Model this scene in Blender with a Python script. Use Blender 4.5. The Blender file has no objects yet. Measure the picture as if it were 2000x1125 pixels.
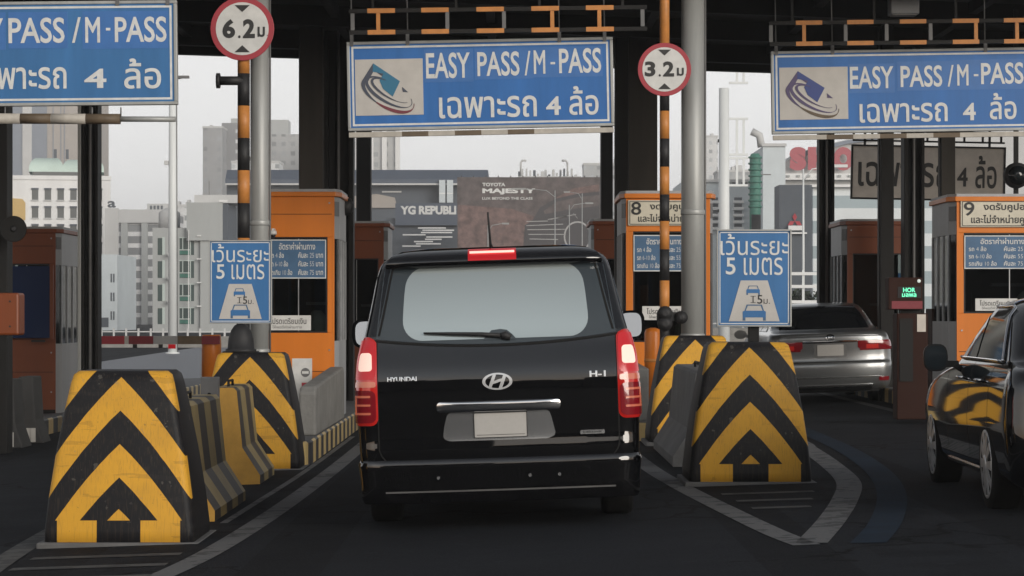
import bpy, math, random
import numpy as np
from mathutils import Vector, Matrix
from mathutils.geometry import delaunay_2d_cdt

R = math.radians
SC = bpy.context.scene
COL = SC.collection

# ------------------------------------------------------------------ camera, sky, sun, exposure
F, EYE, CX, CY = 2200.0, 1.45, 1000.0, 615.0      # measured from the photograph (pixels of its 2000 px width)
K = 5000.0 / 2200.0                                # long lens: a nominal depth d lies d * K metres from the camera
cam = bpy.data.objects.new('camera', bpy.data.cameras.new('camera'))
COL.objects.link(cam)
cam.location = (0, 0, EYE)
cam.rotation_euler = (R(90), 0, 0)
cam.data.sensor_width = 36
cam.data.lens = 36 * F * K / 2000
cam.data.shift_y = (CY - 562.5) / 2000
cam.data.clip_start = 0.1
cam.data.clip_end = 4000
SC.camera = cam

SUN_EL, SUN_AZ = R(13), R(216)                     # low behind the camera, a little to the right
world = bpy.data.worlds.new('World')
SC.world = world
world.use_nodes = True
nt = world.node_tree
bg = nt.nodes['Background']
sky = nt.nodes.new('ShaderNodeTexSky')
sky.sky_type = 'NISHITA'
sky.sun_disc = False
sky.sun_elevation = SUN_EL
sky.sun_rotation = SUN_AZ
sky.air_density = 2.0
sky.dust_density = 6.0
hsv = nt.nodes.new('ShaderNodeHueSaturation')
hsv.inputs['Saturation'].default_value = 0.30
hsv.inputs['Value'].default_value = 0.8
nt.links.new(sky.outputs[0], hsv.inputs['Color'])
# overcast cloud deck: pale towards the exit, greyer overhead, a warm break low behind the camera
tc = nt.nodes.new('ShaderNodeTexCoord')
sep = nt.nodes.new('ShaderNodeSeparateXYZ')
nt.links.new(tc.outputs['Generated'], sep.inputs[0])
rz = nt.nodes.new('ShaderNodeValToRGB')
rz.color_ramp.elements[0].position = 0.0
rz.color_ramp.elements[0].color = (9.0, 9.0, 8.95, 1)
rz.color_ramp.elements[1].position = 0.85
rz.color_ramp.elements[1].color = (0.8, 0.85, 1.0, 1)
e = rz.color_ramp.elements.new(0.14)
e.color = (8.3, 8.35, 8.4, 1)
e = rz.color_ramp.elements.new(0.45)
e.color = (2.6, 2.75, 3.0, 1)
nt.links.new(sep.outputs['Z'], rz.inputs['Fac'])
rb = nt.nodes.new('ShaderNodeValToRGB')            # behind the camera
rb.color_ramp.elements[0].position = 0.0
rb.color_ramp.elements[0].color = (8.5, 6.0, 4.0, 1)
rb.color_ramp.elements[1].position = 0.88
rb.color_ramp.elements[1].color = (0.8, 0.85, 1.0, 1)
e = rb.color_ramp.elements.new(0.16)
e.color = (9.0, 8.2, 7.4, 1)
e = rb.color_ramp.elements.new(0.68)
e.color = (2.8, 3.0, 3.4, 1)
e = rb.color_ramp.elements.new(0.4)
e.color = (6.5, 6.9, 7.4, 1)
nt.links.new(sep.outputs['Z'], rb.inputs['Fac'])
yr_ = nt.nodes.new('ShaderNodeMapRange')
yr_.inputs['From Min'].default_value = 0.35
yr_.inputs['From Max'].default_value = -0.5
nt.links.new(sep.outputs['Y'], yr_.inputs['Value'])
deck = nt.nodes.new('ShaderNodeMix')
deck.data_type = 'RGBA'
nt.links.new(yr_.outputs[0], deck.inputs[0])
nt.links.new(rz.outputs[0], deck.inputs[6])
nt.links.new(rb.outputs[0], deck.inputs[7])
cl = nt.nodes.new('ShaderNodeTexNoise')
cl.inputs['Scale'].default_value = 3.0
cl.inputs['Detail'].default_value = 5
nt.links.new(tc.outputs['Generated'], cl.inputs['Vector'])
clr = nt.nodes.new('ShaderNodeMapRange')
clr.inputs['To Min'].default_value = 0.92
clr.inputs['To Max'].default_value = 1.08
nt.links.new(cl.outputs['Fac'], clr.inputs['Value'])
dm = nt.nodes.new('ShaderNodeVectorMath')
dm.operation = 'SCALE'
nt.links.new(deck.outputs[2], dm.inputs[0])
nt.links.new(clr.outputs[0], dm.inputs['Scale'])
mx = nt.nodes.new('ShaderNodeMix')
mx.data_type = 'RGBA'
mx.inputs[0].default_value = 0.90
nt.links.new(hsv.outputs[0], mx.inputs[6])
nt.links.new(dm.outputs[0], mx.inputs[7])
nt.links.new(mx.outputs[2], bg.inputs['Color'])
bg.inputs['Strength'].default_value = 0.10

sun = bpy.data.objects.new('sun', bpy.data.lights.new('sun', 'SUN'))
COL.objects.link(sun)
sun.data.energy = 2.1
sun.data.angle = R(34)
sun.data.color = (1.0, 0.93, 0.84)
sun.rotation_euler = (R(90) - SUN_EL, 0, R(36))   # shines forward into the plaza

SC.view_settings.view_transform = 'Standard'
SC.view_settings.look = 'None'
SC.view_settings.exposure = 0.40
SC.view_settings.gamma = 1.0
SC.cycles.use_denoising = True
SC.cycles.max_bounces = 6

# ------------------------------------------------------------------ measuring helpers
def PX(px, d):
    return (px - CX) * d / F

def PZ(py, d):
    return EYE + (CY - py) * d / F

def gz(x, y=0.0):
    """the plaza's crossfall: it rises to the right, and levels out beyond the booths"""
    y /= K
    f = 1.0 if y < 25 else max(0.0, 1 - (y - 25) / 25)
    return 0.033 * max(-9.5, min(9.5, x)) * f

# ------------------------------------------------------------------ materials
def s2l(c):
    def g(v):
        v /= 255.0
        return v / 12.92 if v <= 0.04045 else ((v + 0.055) / 1.055) ** 2.4
    return tuple(g(v) for v in c)

def mat(name, col, rough=0.5, metal=0.0, noise=0.0, nscale=4.0, bump=0.0, bscale=40.0, coat=0.0, spec=None, emit=None, estr=1.0, streak=0.0):
    m = bpy.data.materials.new(name)
    m.use_nodes = True
    t = m.node_tree
    p = t.nodes['Principled BSDF']
    p.inputs['Base Color'].default_value = (*col, 1)
    p.inputs['Roughness'].default_value = rough
    p.inputs['Metallic'].default_value = metal
    p.inputs['Coat Weight'].default_value = coat
    p.inputs['Coat Roughness'].default_value = 0.03
    if spec is not None:
        p.inputs['Specular IOR Level'].default_value = spec
    if emit:
        p.inputs['Emission Color'].default_value = (*emit, 1)
        p.inputs['Emission Strength'].default_value = estr
    if noise or bump or streak:
        co = t.nodes.new('ShaderNodeTexCoord')
    if noise or streak:
        n = t.nodes.new('ShaderNodeTexNoise')
        n.inputs['Scale'].default_value = nscale
        n.inputs['Detail'].default_value = 8
        n.inputs['Roughness'].default_value = 0.65
        if streak:
            mp = t.nodes.new('ShaderNodeMapping')
            mp.inputs['Scale'].default_value = (1, 1, 0.12)
            t.links.new(co.outputs['Object'], mp.inputs['Vector'])
            t.links.new(mp.outputs[0], n.inputs['Vector'])
        else:
            t.links.new(co.outputs['Object'], n.inputs['Vector'])
        a = max(noise, streak)
        r = t.nodes.new('ShaderNodeMapRange')
        r.inputs['From Min'].default_value = 0.25
        r.inputs['From Max'].default_value = 0.75
        r.inputs['To Min'].default_value = 1 - a
        r.inputs['To Max'].default_value = 1 + a * 0.6
        t.links.new(n.outputs['Fac'], r.inputs['Value'])
        v = t.nodes.new('ShaderNodeVectorMath')
        v.operation = 'SCALE'
        v.inputs[0].default_value = col
        t.links.new(r.outputs[0], v.inputs['Scale'])
        t.links.new(v.outputs[0], p.inputs['Base Color'])
        r2 = t.nodes.new('ShaderNodeMapRange')
        r2.inputs['To Min'].default_value = max(0.02, rough - 0.12)
        r2.inputs['To Max'].default_value = min(1, rough + 0.12)
        t.links.new(n.outputs['Fac'], r2.inputs['Value'])
        t.links.new(r2.outputs[0], p.inputs['Roughness'])
    if bump:
        n2 = t.nodes.new('ShaderNodeTexNoise')
        n2.inputs['Scale'].default_value = bscale
        n2.inputs['Detail'].default_value = 6
        t.links.new(co.outputs['Object'], n2.inputs['Vector'])
        b = t.nodes.new('ShaderNodeBump')
        b.inputs['Strength'].default_value = bump
        b.inputs['Distance'].default_value = 0.02
        t.links.new(n2.outputs['Fac'], b.inputs['Height'])
        t.links.new(b.outputs[0], p.inputs['Normal'])
    return m

class NB:
    """tiny expression helper for math nodes"""
    def __init__(s, m):
        s.t = m.node_tree
    def op(s, o, a, b=None):
        n = s.t.nodes.new('ShaderNodeMath')
        n.operation = o
        for i, v in enumerate((a, b)):
            if v is None:
                continue
            if isinstance(v, (int, float)):
                n.inputs[i].default_value = v
            else:
                s.t.links.new(v, n.inputs[i])
        return n.outputs[0]
    def xyz(s):
        c = s.t.nodes.new('ShaderNodeTexCoord')
        p = s.t.nodes.new('ShaderNodeSeparateXYZ')
        s.t.links.new(c.outputs['Object'], p.inputs[0])
        return p.outputs
    def noise(s, scale, detail=6):
        c = s.t.nodes.new('ShaderNodeTexCoord')
        n = s.t.nodes.new('ShaderNodeTexNoise')
        n.inputs['Scale'].default_value = scale
        n.inputs['Detail'].default_value = detail
        s.t.links.new(c.outputs['Object'], n.inputs['Vector'])
        return n.outputs['Fac']
    def mix(s, f, a, b):
        n = s.t.nodes.new('ShaderNodeMix')
        n.data_type = 'RGBA'
        for i, v in ((0, f), (6, a), (7, b)):
            if isinstance(v, (tuple, list)):
                n.inputs[i].default_value = (*v[:3], 1)
            elif isinstance(v, (int, float)):
                n.inputs[i].default_value = v
            else:
                s.t.links.new(v, n.inputs[i])
        return n.outputs[2]
    def base(s, c):
        s.t.links.new(c, s.t.nodes['Principled BSDF'].inputs['Base Color'])

YEL = (0.66, 0.345, 0.035)
BLK = (0.009, 0.009, 0.011)

def chevron_mat():
    m = mat('chevron_paint', YEL, 0.55, spec=0.25)
    n = NB(m)
    x, y, z = n.xyz()
    ax = n.op('ABSOLUTE', x)
    w = n.op('ADD', n.op('ADD', z, n.op('MULTIPLY', ax, 0.95)), n.op('MULTIPLY', n.op('MULTIPLY', ax, ax), 0.6))
    wob = n.op('MULTIPLY', n.op('SUBTRACT', n.noise(9), 0.5), 0.012)
    w = n.op('ADD', w, wob)
    # bands 0.2225 high above w = 0.452: yellow first
    k = n.op('FRACT', n.op('DIVIDE', n.op('SUBTRACT', w, 0.452), 0.445))
    band = n.op('LESS_THAN', k, 0.5)
    up = n.op('GREATER_THAN', w, 0.452)
    tri = n.op('LESS_THAN', w, 0.243)
    upper = n.op('MAXIMUM', n.op('MULTIPLY', band, up), tri)
    low = n.op('MULTIPLY', n.op('GREATER_THAN', ax, 0.146), n.op('LESS_THAN', ax, 0.41))
    isup = n.op('GREATER_THAN', z, 0.167)
    f = n.op('ADD', n.op('MULTIPLY', isup, upper), n.op('MULTIPLY', n.op('SUBTRACT', 1.0, isup), low))
    f = n.op('MULTIPLY', f, n.op('LESS_THAN', n.op('SUBTRACT', y, n.op('MULTIPLY', z, 0.11)), 0.10))
    d1 = n.noise(3.5)
    dirt = n.op('MULTIPLY', n.op('SUBTRACT', 1.25, d1), 1.25)
    ye = n.mix(n.op('MINIMUM', n.op('MAXIMUM', n.op('MULTIPLY', n.op('SUBTRACT', d1, 0.42), 2.2), 0), 0.6), YEL, (0.50, 0.265, 0.035))
    ot = n.t.nodes.new('ShaderNodeObjectInfo')
    sc = n.op('GREATER_THAN', n.noise(38, 4), 0.71)
    ye = n.mix(n.op('MULTIPLY', sc, 0.55), ye, (0.09, 0.07, 0.05))
    bl = n.mix(n.op('MULTIPLY', n.op('GREATER_THAN', n.noise(31, 4), 0.70), 0.25), BLK, (0.12, 0.11, 0.10))
    c = n.t.nodes.new('ShaderNodeTexCoord')
    mp = n.t.nodes.new('ShaderNodeMapping')
    rv = n.t.nodes.new('ShaderNodeCombineXYZ')
    for q in range(3):
        n.t.links.new(n.op('MULTIPLY', ot.outputs['Random'], 37.0 + q * 11), rv.inputs[q])
    n.t.links.new(rv.outputs[0], mp.inputs['Location'])
    mp.inputs['Scale'].default_value = (2.5, 2.5, 22)
    ns = n.t.nodes.new('ShaderNodeTexNoise')
    ns.inputs['Scale'].default_value = 1.0
    ns.inputs['Detail'].default_value = 7
    n.t.links.new(c.outputs['Object'], mp.inputs['Vector'])
    n.t.links.new(mp.outputs[0], ns.inputs['Vector'])
    scuff = n.op('MULTIPLY', n.op('GREATER_THAN', ns.outputs['Fac'], 0.60), n.op('GREATER_THAN', n.noise(2.2), 0.47))
    mp2 = n.t.nodes.new('ShaderNodeMapping')
    mp2.inputs['Scale'].default_value = (26, 26, 1.2)
    n2 = n.t.nodes.new('ShaderNodeTexNoise')
    n2.inputs['Detail'].default_value = 5
    n.t.links.new(c.outputs['Object'], mp2.inputs['Vector'])
    n.t.links.new(mp2.outputs[0], n2.inputs['Vector'])
    drip = n.op('MULTIPLY', n.op('MAXIMUM', n.op('MULTIPLY', n.op('SUBTRACT', n2.outputs['Fac'], 0.52), 4.0), 0.0), 0.35)
    chips = n.op('MULTIPLY', n.op('GREATER_THAN', n.noise(17, 5), 0.66), n.op('GREATER_THAN', n.noise(3.1), 0.52))
    out = n.mix(f, bl, ye)
    out = n.mix(n.op('MINIMUM', drip, 0.22), out, (0.10, 0.075, 0.045))
    out = n.mix(n.op('MULTIPLY', scuff, 0.20), out, (0.03, 0.028, 0.026))
    out = n.mix(n.op('MULTIPLY', chips, 0.28), out, (0.20, 0.185, 0.16))
    n.base(out)
    return m

def stripe_mat(name, ca, cb, period, axis='y', slope=0.0, rough=0.55):
    m = mat(name, ca, rough)
    n = NB(m)
    o = n.xyz()
    i = 'xyz'.index(axis)
    v = o[i]
    if slope:
        v = n.op('ADD', v, n.op('MULTIPLY', o[2], slope))
    k = n.op('LESS_THAN', n.op('FRACT', n.op('ADD', n.op('DIVIDE', v, period), 50.0)), 0.5)
    d = n.noise(6)
    f = n.op('MULTIPLY', n.op('SUBTRACT', d, 0.35), 1.1)
    f = n.op('MINIMUM', n.op('MAXIMUM', f, 0.0), 0.55)
    a = n.mix(f, ca, tuple(c * 0.55 for c in ca))
    b = n.mix(f, cb, tuple(c * 0.55 + 0.01 for c in cb))
    n.base(n.mix(k, a, b))
    return m

def facade_mat(name, wall, win, pu, pw, fu=(0.25, 0.75), fw=(0.3, 0.75), rough=0.6, zoff=0.0, vary=2.4):
    m = mat(name, wall, rough)
    n = NB(m)
    x, y, z = n.xyz()
    u = n.op('FRACT', n.op('ADD', n.op('DIVIDE', n.op('ADD', x, y), pu), 100.0))
    w = n.op('FRACT', n.op('ADD', n.op('DIVIDE', n.op('ADD', z, zoff), pw), 100.0))
    a = n.op('MULTIPLY', n.op('GREATER_THAN', u, fu[0]), n.op('LESS_THAN', u, fu[1]))
    b = n.op('MULTIPLY', n.op('GREATER_THAN', w, fw[0]), n.op('LESS_THAN', w, fw[1]))
    k = n.op('MULTIPLY', a, b)
    vc = n.t.nodes.new('ShaderNodeTexWhiteNoise')
    cb = n.t.nodes.new('ShaderNodeCombineXYZ')
    n.t.links.new(n.op('FLOOR', n.op('DIVIDE', n.op('ADD', x, y), pu)), cb.inputs[0])
    n.t.links.new(n.op('FLOOR', n.op('DIVIDE', n.op('ADD', z, zoff), pw)), cb.inputs[1])
    n.t.links.new(cb.outputs[0], vc.inputs['Vector'])
    wc = n.mix(vc.outputs['Value'], win, tuple(min(1, c * vary + 0.03) for c in win))
    d = n.noise(0.25)
    wl = n.mix(n.op('MINIMUM', n.op('MAXIMUM', n.op('MULTIPLY', n.op('SUBTRACT', d, 0.35), 1.5), 0), 0.5), wall, tuple(c * 0.72 for c in wall))
    n.base(n.mix(k, wl, wc))
    return m

M = {}
M['asphalt'] = mat('asphalt', (0.018, 0.020, 0.023), 0.88, spec=0.10, noise=0.35, nscale=1.1, bump=0.35, bscale=55)
def wear_asphalt(m):
    n = NB(m)
    t = n.t
    x, y, z = n.xyz()
    c = t.nodes.new('ShaderNodeTexCoord')
    vo = t.nodes.new('ShaderNodeTexVoronoi')
    vo.feature = 'DISTANCE_TO_EDGE'
    vo.inputs['Scale'].default_value = 0.45
    wv = t.nodes.new('ShaderNodeVectorMath')
    wv.operation = 'ADD'
    nz = t.nodes.new('ShaderNodeTexNoise')
    nz.inputs['Scale'].default_value = 1.6
    nz.inputs['Detail'].default_value = 6
    t.links.new(c.outputs['Object'], nz.inputs['Vector'])
    t.links.new(c.outputs['Object'], wv.inputs[0])
    t.links.new(nz.outputs['Color'], wv.inputs[1])
    t.links.new(wv.outputs[0], vo.inputs['Vector'])
    crack = n.op('MULTIPLY', n.op('LESS_THAN', vo.outputs['Distance'], 0.012), n.op('GREATER_THAN', n.noise(0.35), 0.5))
    grain = n.noise(60, 3)
    patch = n.noise(0.5, 5)
    lane = n.op('ABSOLUTE', n.op('SUBTRACT', n.op('FRACT', n.op('DIVIDE', n.op('ADD', x, 22.6), 4.55)), 0.5))   # 0 in the lane middle
    tr = n.op('MULTIPLY', n.op('LESS_THAN', n.op('ABSOLUTE', n.op('SUBTRACT', lane, 0.17)), 0.055), 0.35)
    oil = n.op('MULTIPLY', n.op('LESS_THAN', lane, 0.07), n.op('MAXIMUM', n.op('MULTIPLY', n.op('SUBTRACT', n.noise(1.3), 0.45), 3.0), 0.0))
    spots = n.op('GREATER_THAN', n.noise(5.0, 4), 0.68)
    v = n.op('ADD', 0.6, n.op('MULTIPLY', patch, 0.55))
    v = n.op('ADD', v, n.op('MULTIPLY', n.op('SUBTRACT', grain, 0.5), 1.3))
    v = n.op('MULTIPLY', v, n.op('SUBTRACT', 1.0, tr))
    v = n.op('MULTIPLY', v, n.op('SUBTRACT', 1.0, n.op('MINIMUM', n.op('MULTIPLY', oil, 0.6), 0.6)))
    v = n.op('MULTIPLY', v, n.op('SUBTRACT', 1.0, n.op('MULTIPLY', crack, 0.7)))
    v = n.op('ADD', v, n.op('MULTIPLY', spots, 0.25))
    sc = t.nodes.new('ShaderNodeVectorMath')
    sc.operation = 'SCALE'
    sc.inputs[0].default_value = (0.0165, 0.019, 0.0235)
    t.links.new(v, sc.inputs['Scale'])
    n.base(sc.outputs[0])
wear_asphalt(M['asphalt'])
def worn_line(m, col, keep):
    n = NB(m)
    a = n.op('GREATER_THAN', n.op('ADD', n.noise(7.0, 8), n.op('MULTIPLY', n.noise(1.1, 4), 0.5)), keep)
    g = n.op('MULTIPLY', n.noise(45, 3), 0.5)
    n.base(n.mix(n.op('MAXIMUM', n.op('MULTIPLY', a, 0.8), g), col, (0.020, 0.022, 0.025)))
M['line'] = mat('road_paint', (0.10, 0.103, 0.105), 0.85, noise=0.6, nscale=5)
M['line_worn'] = mat('worn_road_paint', (0.045, 0.045, 0.044), 0.85, noise=0.6, nscale=7)
worn_line(M['line'], (0.13, 0.133, 0.135), 0.83)
worn_line(M['line_worn'], (0.07, 0.07, 0.068), 0.76)
M['line_blue'] = mat('blue_road_paint', (0.016, 0.027, 0.043), 0.9, spec=0.1, noise=0.4, nscale=3)
M['skylit_asphalt'] = mat('skylit_asphalt', (0.16, 0.17, 0.19), 0.6, noise=0.2, nscale=0.4, bump=0.2, bscale=30)
M['earth'] = mat('earth', (0.10, 0.10, 0.09), 0.9, noise=0.4, nscale=0.08)
M['concrete'] = mat('concrete', (0.23, 0.225, 0.21), 0.85, noise=0.35, nscale=3, bump=0.25, bscale=30)
M['concrete_charcoal'] = mat('charcoal_barrier', (0.045, 0.045, 0.045), 0.85, noise=0.4, nscale=3)  # barrier concrete in a much darker grey
M['concrete_dark'] = mat('concrete_dark', (0.12, 0.12, 0.12), 0.85, noise=0.4, nscale=3, bump=0.3, bscale=25)
M['chevron'] = chevron_mat()
M['kerb'] = stripe_mat('kerb_stripes', (0.52, 0.38, 0.16), (0.03, 0.03, 0.032), 0.72, 'y')
M['jersey'] = stripe_mat('jersey_stripes', (0.36, 0.27, 0.11), (0.04, 0.035, 0.03), 0.80, 'y', 0.15)
M['yellow'] = mat('yellow_paint', (0.62, 0.32, 0.04), 0.5, noise=0.3, nscale=5)
M['jersey_end'] = mat('jersey_end_yellow', (0.55, 0.30, 0.05), 0.6, noise=0.3, nscale=4)
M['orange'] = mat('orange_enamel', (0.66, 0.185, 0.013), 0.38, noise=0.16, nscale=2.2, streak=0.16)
M['orange_dark'] = mat('orange_enamel_dark', (0.20, 0.045, 0.008), 0.45, noise=0.2, nscale=2, streak=0.2)  # darker copy of the booth orange
M['shaded_brown_enamel'] = mat('shaded_brown_enamel', (0.03, 0.010, 0.006), 0.6, spec=0.15, noise=0.3, nscale=3, streak=0.3)  # brown paint, base colour lowered to stand for the shadow around the cabinets
M['aluminium'] = mat('aluminium', (0.42, 0.43, 0.44), 0.38, metal=0.85, noise=0.2, nscale=5)
M['panel_grey'] = mat('grey_panel', (0.36, 0.37, 0.38), 0.5, noise=0.25, nscale=3, streak=0.25)
M['glass_dark'] = mat('dark_glass', (0.012, 0.015, 0.017), 0.05, spec=0.6)
def see_through(name, tint, fac):
    m = bpy.data.materials.new(name)
    m.use_nodes = True
    t = m.node_tree
    t.nodes.clear()
    o = t.nodes.new('ShaderNodeOutputMaterial')
    mxs = t.nodes.new('ShaderNodeMixShader')
    fr = t.nodes.new('ShaderNodeFresnel')
    fr.inputs['IOR'].default_value = fac
    a = t.nodes.new('ShaderNodeBsdfTransparent')
    a.inputs[0].default_value = (*tint, 1)
    g = t.nodes.new('ShaderNodeBsdfGlossy')
    g.inputs['Roughness'].default_value = 0.03
    t.links.new(fr.outputs[0], mxs.inputs[0])
    t.links.new(a.outputs[0], mxs.inputs[1])
    t.links.new(g.outputs[0], mxs.inputs[2])
    t.links.new(mxs.outputs[0], o.inputs[0])
    return m
M['booth_glass'] = see_through('booth_glass', (0.42, 0.46, 0.46), 1.45)
M['interior'] = mat('booth_interior', (0.05, 0.055, 0.06), 0.8, noise=0.3)
M['glass_blue'] = mat('blue_door_glass', (0.015, 0.03, 0.09), 0.12)
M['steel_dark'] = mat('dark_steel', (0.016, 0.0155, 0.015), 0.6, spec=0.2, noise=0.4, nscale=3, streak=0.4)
M['steel_brown'] = mat('dark_brown_concrete', (0.062, 0.055, 0.047), 0.8, noise=0.5, nscale=3, streak=0.4)  # dark brown column concrete with streaky tone
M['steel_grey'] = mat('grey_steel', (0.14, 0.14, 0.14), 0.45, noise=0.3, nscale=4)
M['ceiling'] = mat('dark_ceiling', (0.055, 0.06, 0.058), 0.8, noise=0.4, nscale=0.8)  # dark grey underside, tone varied at random
M['pole_grey'] = mat('galvanised_pole', (0.38, 0.39, 0.38), 0.5, metal=0.3, noise=0.25, nscale=4, streak=0.25)
M['black'] = mat('black_rubber', (0.014, 0.014, 0.015), 0.6, noise=0.3, nscale=10)
M['black_gloss'] = mat('black_plastic', (0.012, 0.012, 0.013), 0.3)
M['sign_blue'] = mat('sign_blue', (0.022, 0.14, 0.42), 0.42, noise=0.14, nscale=3.5, streak=0.22)
M['sign_blue2'] = mat('sign_blue_faded', (0.035, 0.155, 0.37), 0.45, noise=0.15, nscale=4, streak=0.22)
M['sign_patch'] = mat('sign_blue_patch', (0.045, 0.16, 0.43), 0.42, noise=0.15, nscale=5)
M['fare_blue'] = mat('fare_board_blue', (0.055, 0.13, 0.24), 0.45, noise=0.2, nscale=6)
M['sign_white'] = mat('sign_white', (0.62, 0.62, 0.60), 0.5, noise=0.18, nscale=6)
M['sign_grey'] = mat('sign_cream', (0.50, 0.48, 0.45), 0.5, noise=0.12, nscale=5)
M['letter_white'] = mat('letter_white', (0.66, 0.67, 0.66), 0.45, noise=0.2, nscale=9)
M['cream'] = mat('cream_board', (0.60, 0.56, 0.45), 0.5, noise=0.15, nscale=6)
M['letter_black'] = mat('letter_black', (0.02, 0.02, 0.02), 0.5)
M['sign_red'] = mat('sign_red', (0.36, 0.035, 0.05), 0.45, noise=0.15, nscale=5)
M['logo_blue'] = mat('logo_blue', (0.03, 0.16, 0.27), 0.4)
M['logo_navy'] = mat('logo_navy', (0.035, 0.06, 0.22), 0.4)
M['logo_purple'] = mat('logo_purple', (0.08, 0.06, 0.14), 0.4)
M['logo_red'] = mat('logo_maroon', (0.17, 0.035, 0.05), 0.4)
M['logo_dark'] = mat('logo_slate', (0.06, 0.07, 0.10), 0.4)
M['bar_white'] = mat('bar_white', (0.45, 0.42, 0.37), 0.55, noise=0.25, nscale=8)
M['bar_brown'] = mat('bar_brown', (0.13, 0.095, 0.06), 0.6, noise=0.3, nscale=8)
M['bar_red'] = mat('bar_red', (0.20, 0.02, 0.03), 0.5, noise=0.25, nscale=8)
M['frame_orange'] = mat('frame_orange', (0.55, 0.22, 0.05), 0.5, noise=0.25, nscale=6)
M['sign_back'] = mat('sign_dirty_grey', (0.58, 0.53, 0.47), 0.6, noise=0.2, nscale=4)
# vehicles
M['car_black'] = mat('black_car_paint', (0.0025, 0.0025, 0.003), 0.4, coat=1.0, spec=0.0)
M['car_black'].node_tree.nodes['Principled BSDF'].inputs['Coat IOR'].default_value = 1.75
M['car_silver'] = mat('silver_car_paint', (0.23, 0.24, 0.245), 0.3, metal=0.7, coat=0.8)
M['chrome'] = mat('chrome', (0.72, 0.73, 0.74), 0.09, metal=1.0)
M['badge_silver'] = mat('badge_silver', (0.62, 0.63, 0.64), 0.22, metal=0.45)
M['chrome_dull'] = mat('satin_silver', (0.42, 0.43, 0.44), 0.25, metal=0.9)
M['film'] = mat('silver_window_film', (0.42, 0.475, 0.475), 0.08, metal=0.55)
M['frit'] = mat('black_window_border', (0.035, 0.045, 0.052), 0.06, spec=0.6)
M['tint'] = mat('tinted_window', (0.006, 0.007, 0.009), 0.04, spec=0.35)
M['seam'] = mat('panel_gap', (0.002, 0.002, 0.002), 0.9)
M['lens_red'] = mat('red_lens', (0.40, 0.012, 0.010), 0.12, coat=1.0, emit=(1.0, 0.05, 0.03), estr=0.07)
M['lens_lit'] = mat('lit_brake_lamp', (0.8, 0.5, 0.42), 0.2, emit=(1.0, 0.74, 0.62), estr=0.42)
M['lens_glow'] = mat('glowing_red_lens', (0.33, 0.008, 0.012), 0.2, emit=(1.0, 0.03, 0.04), estr=0.15)
M['lens_bar'] = mat('lit_brake_strip', (0.9, 0.3, 0.25), 0.2, emit=(1.0, 0.42, 0.36), estr=1.15)
M['lens_dim'] = mat('dim_lens_pattern', (0.45, 0.12, 0.07), 0.2, coat=1.0, emit=(1, 0.2, 0.1), estr=0.1)
M['lens_dark'] = mat('unlit_red_lens', (0.20, 0.006, 0.012), 0.1, coat=1.0)
M['plate'] = mat('number_plate', (0.42, 0.41, 0.39), 0.45, noise=0.06, nscale=30)
M['tyre'] = mat('tyre_rubber', (0.006, 0.006, 0.006), 0.8, spec=0.2)
M['rim'] = mat('alloy_rim', (0.55, 0.56, 0.57), 0.3, metal=0.5)
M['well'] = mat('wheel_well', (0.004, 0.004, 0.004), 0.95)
M['mirror'] = mat('mirror_glass', (0.42, 0.44, 0.46), 0.03, metal=1.0)
M['led_green'] = mat('green_led', (0.1, 0.5, 0.3), 0.4, emit=(0.15, 0.9, 0.5), estr=0.8)
M['lamp_lit'] = mat('lit_lamp', (0.5, 0.5, 0.5), 0.4, emit=(0.9, 1.0, 0.9), estr=0.35)
# distance
M['b_white'] = mat('white_render', (0.74, 0.75, 0.75), 0.7, noise=0.12, nscale=0.3, streak=0.15)
M['b_mint'] = mat('mint_roof', (0.55, 0.68, 0.62), 0.6, noise=0.15, nscale=0.4)
M['b_grey'] = mat('grey_render', (0.38, 0.40, 0.40), 0.75, noise=0.15, nscale=0.3, streak=0.15)
M['b_lgrey'] = mat('light_grey_render', (0.52, 0.53, 0.53), 0.75, noise=0.12, nscale=0.3)
M['b_pale'] = mat('pale_blue_render', (0.56, 0.62, 0.65), 0.7, noise=0.12, nscale=0.3)
M['b_slate'] = mat('slate_cladding', (0.075, 0.09, 0.11), 0.6, noise=0.15, nscale=0.3)
M['b_navy'] = mat('navy_roof', (0.075, 0.095, 0.13), 0.5, noise=0.15, nscale=0.2)
M['b_beige'] = mat('beige_cladding', (0.36, 0.33, 0.30), 0.7, noise=0.1, nscale=0.2)
M['b_bluegrey'] = mat('blue_grey_cladding', (0.19, 0.22, 0.27), 0.6, noise=0.1, nscale=0.2)
M['b_glass'] = mat('green_window_glass', (0.045, 0.075, 0.075), 0.15)
M['b_win'] = mat('grey_window_glass', (0.12, 0.13, 0.13), 0.2)
M['b_frame'] = mat('pale_window_frame', (0.45, 0.52, 0.50), 0.5)
M['b_yellow'] = mat('ochre_panel', (0.55, 0.38, 0.14), 0.7, noise=0.1)
M['ad_brown'] = mat('billboard_brown', (0.11, 0.09, 0.088), 0.6, noise=0.75, nscale=1.1)
M['ad_dark'] = mat('billboard_dark', (0.055, 0.052, 0.056), 0.6, noise=0.3, nscale=0.3)
M['ad_rust'] = mat('billboard_rust', (0.17, 0.11, 0.10), 0.6, noise=0.8, nscale=1.3)
M['ad_light'] = mat('billboard_light', (0.40, 0.40, 0.40), 0.6, noise=0.3, nscale=1)
M['red_letter'] = mat('pale_red_letter', (0.40, 0.10, 0.12), 0.6, noise=0.15)
M['leaf'] = mat('leaf', (0.055, 0.075, 0.045), 0.7, noise=0.5, nscale=2)
M['leaf2'] = mat('leaf_dark', (0.03, 0.042, 0.03), 0.7, noise=0.5, nscale=2)
M['bark'] = mat('bark', (0.08, 0.065, 0.05), 0.9, noise=0.3)
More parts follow.
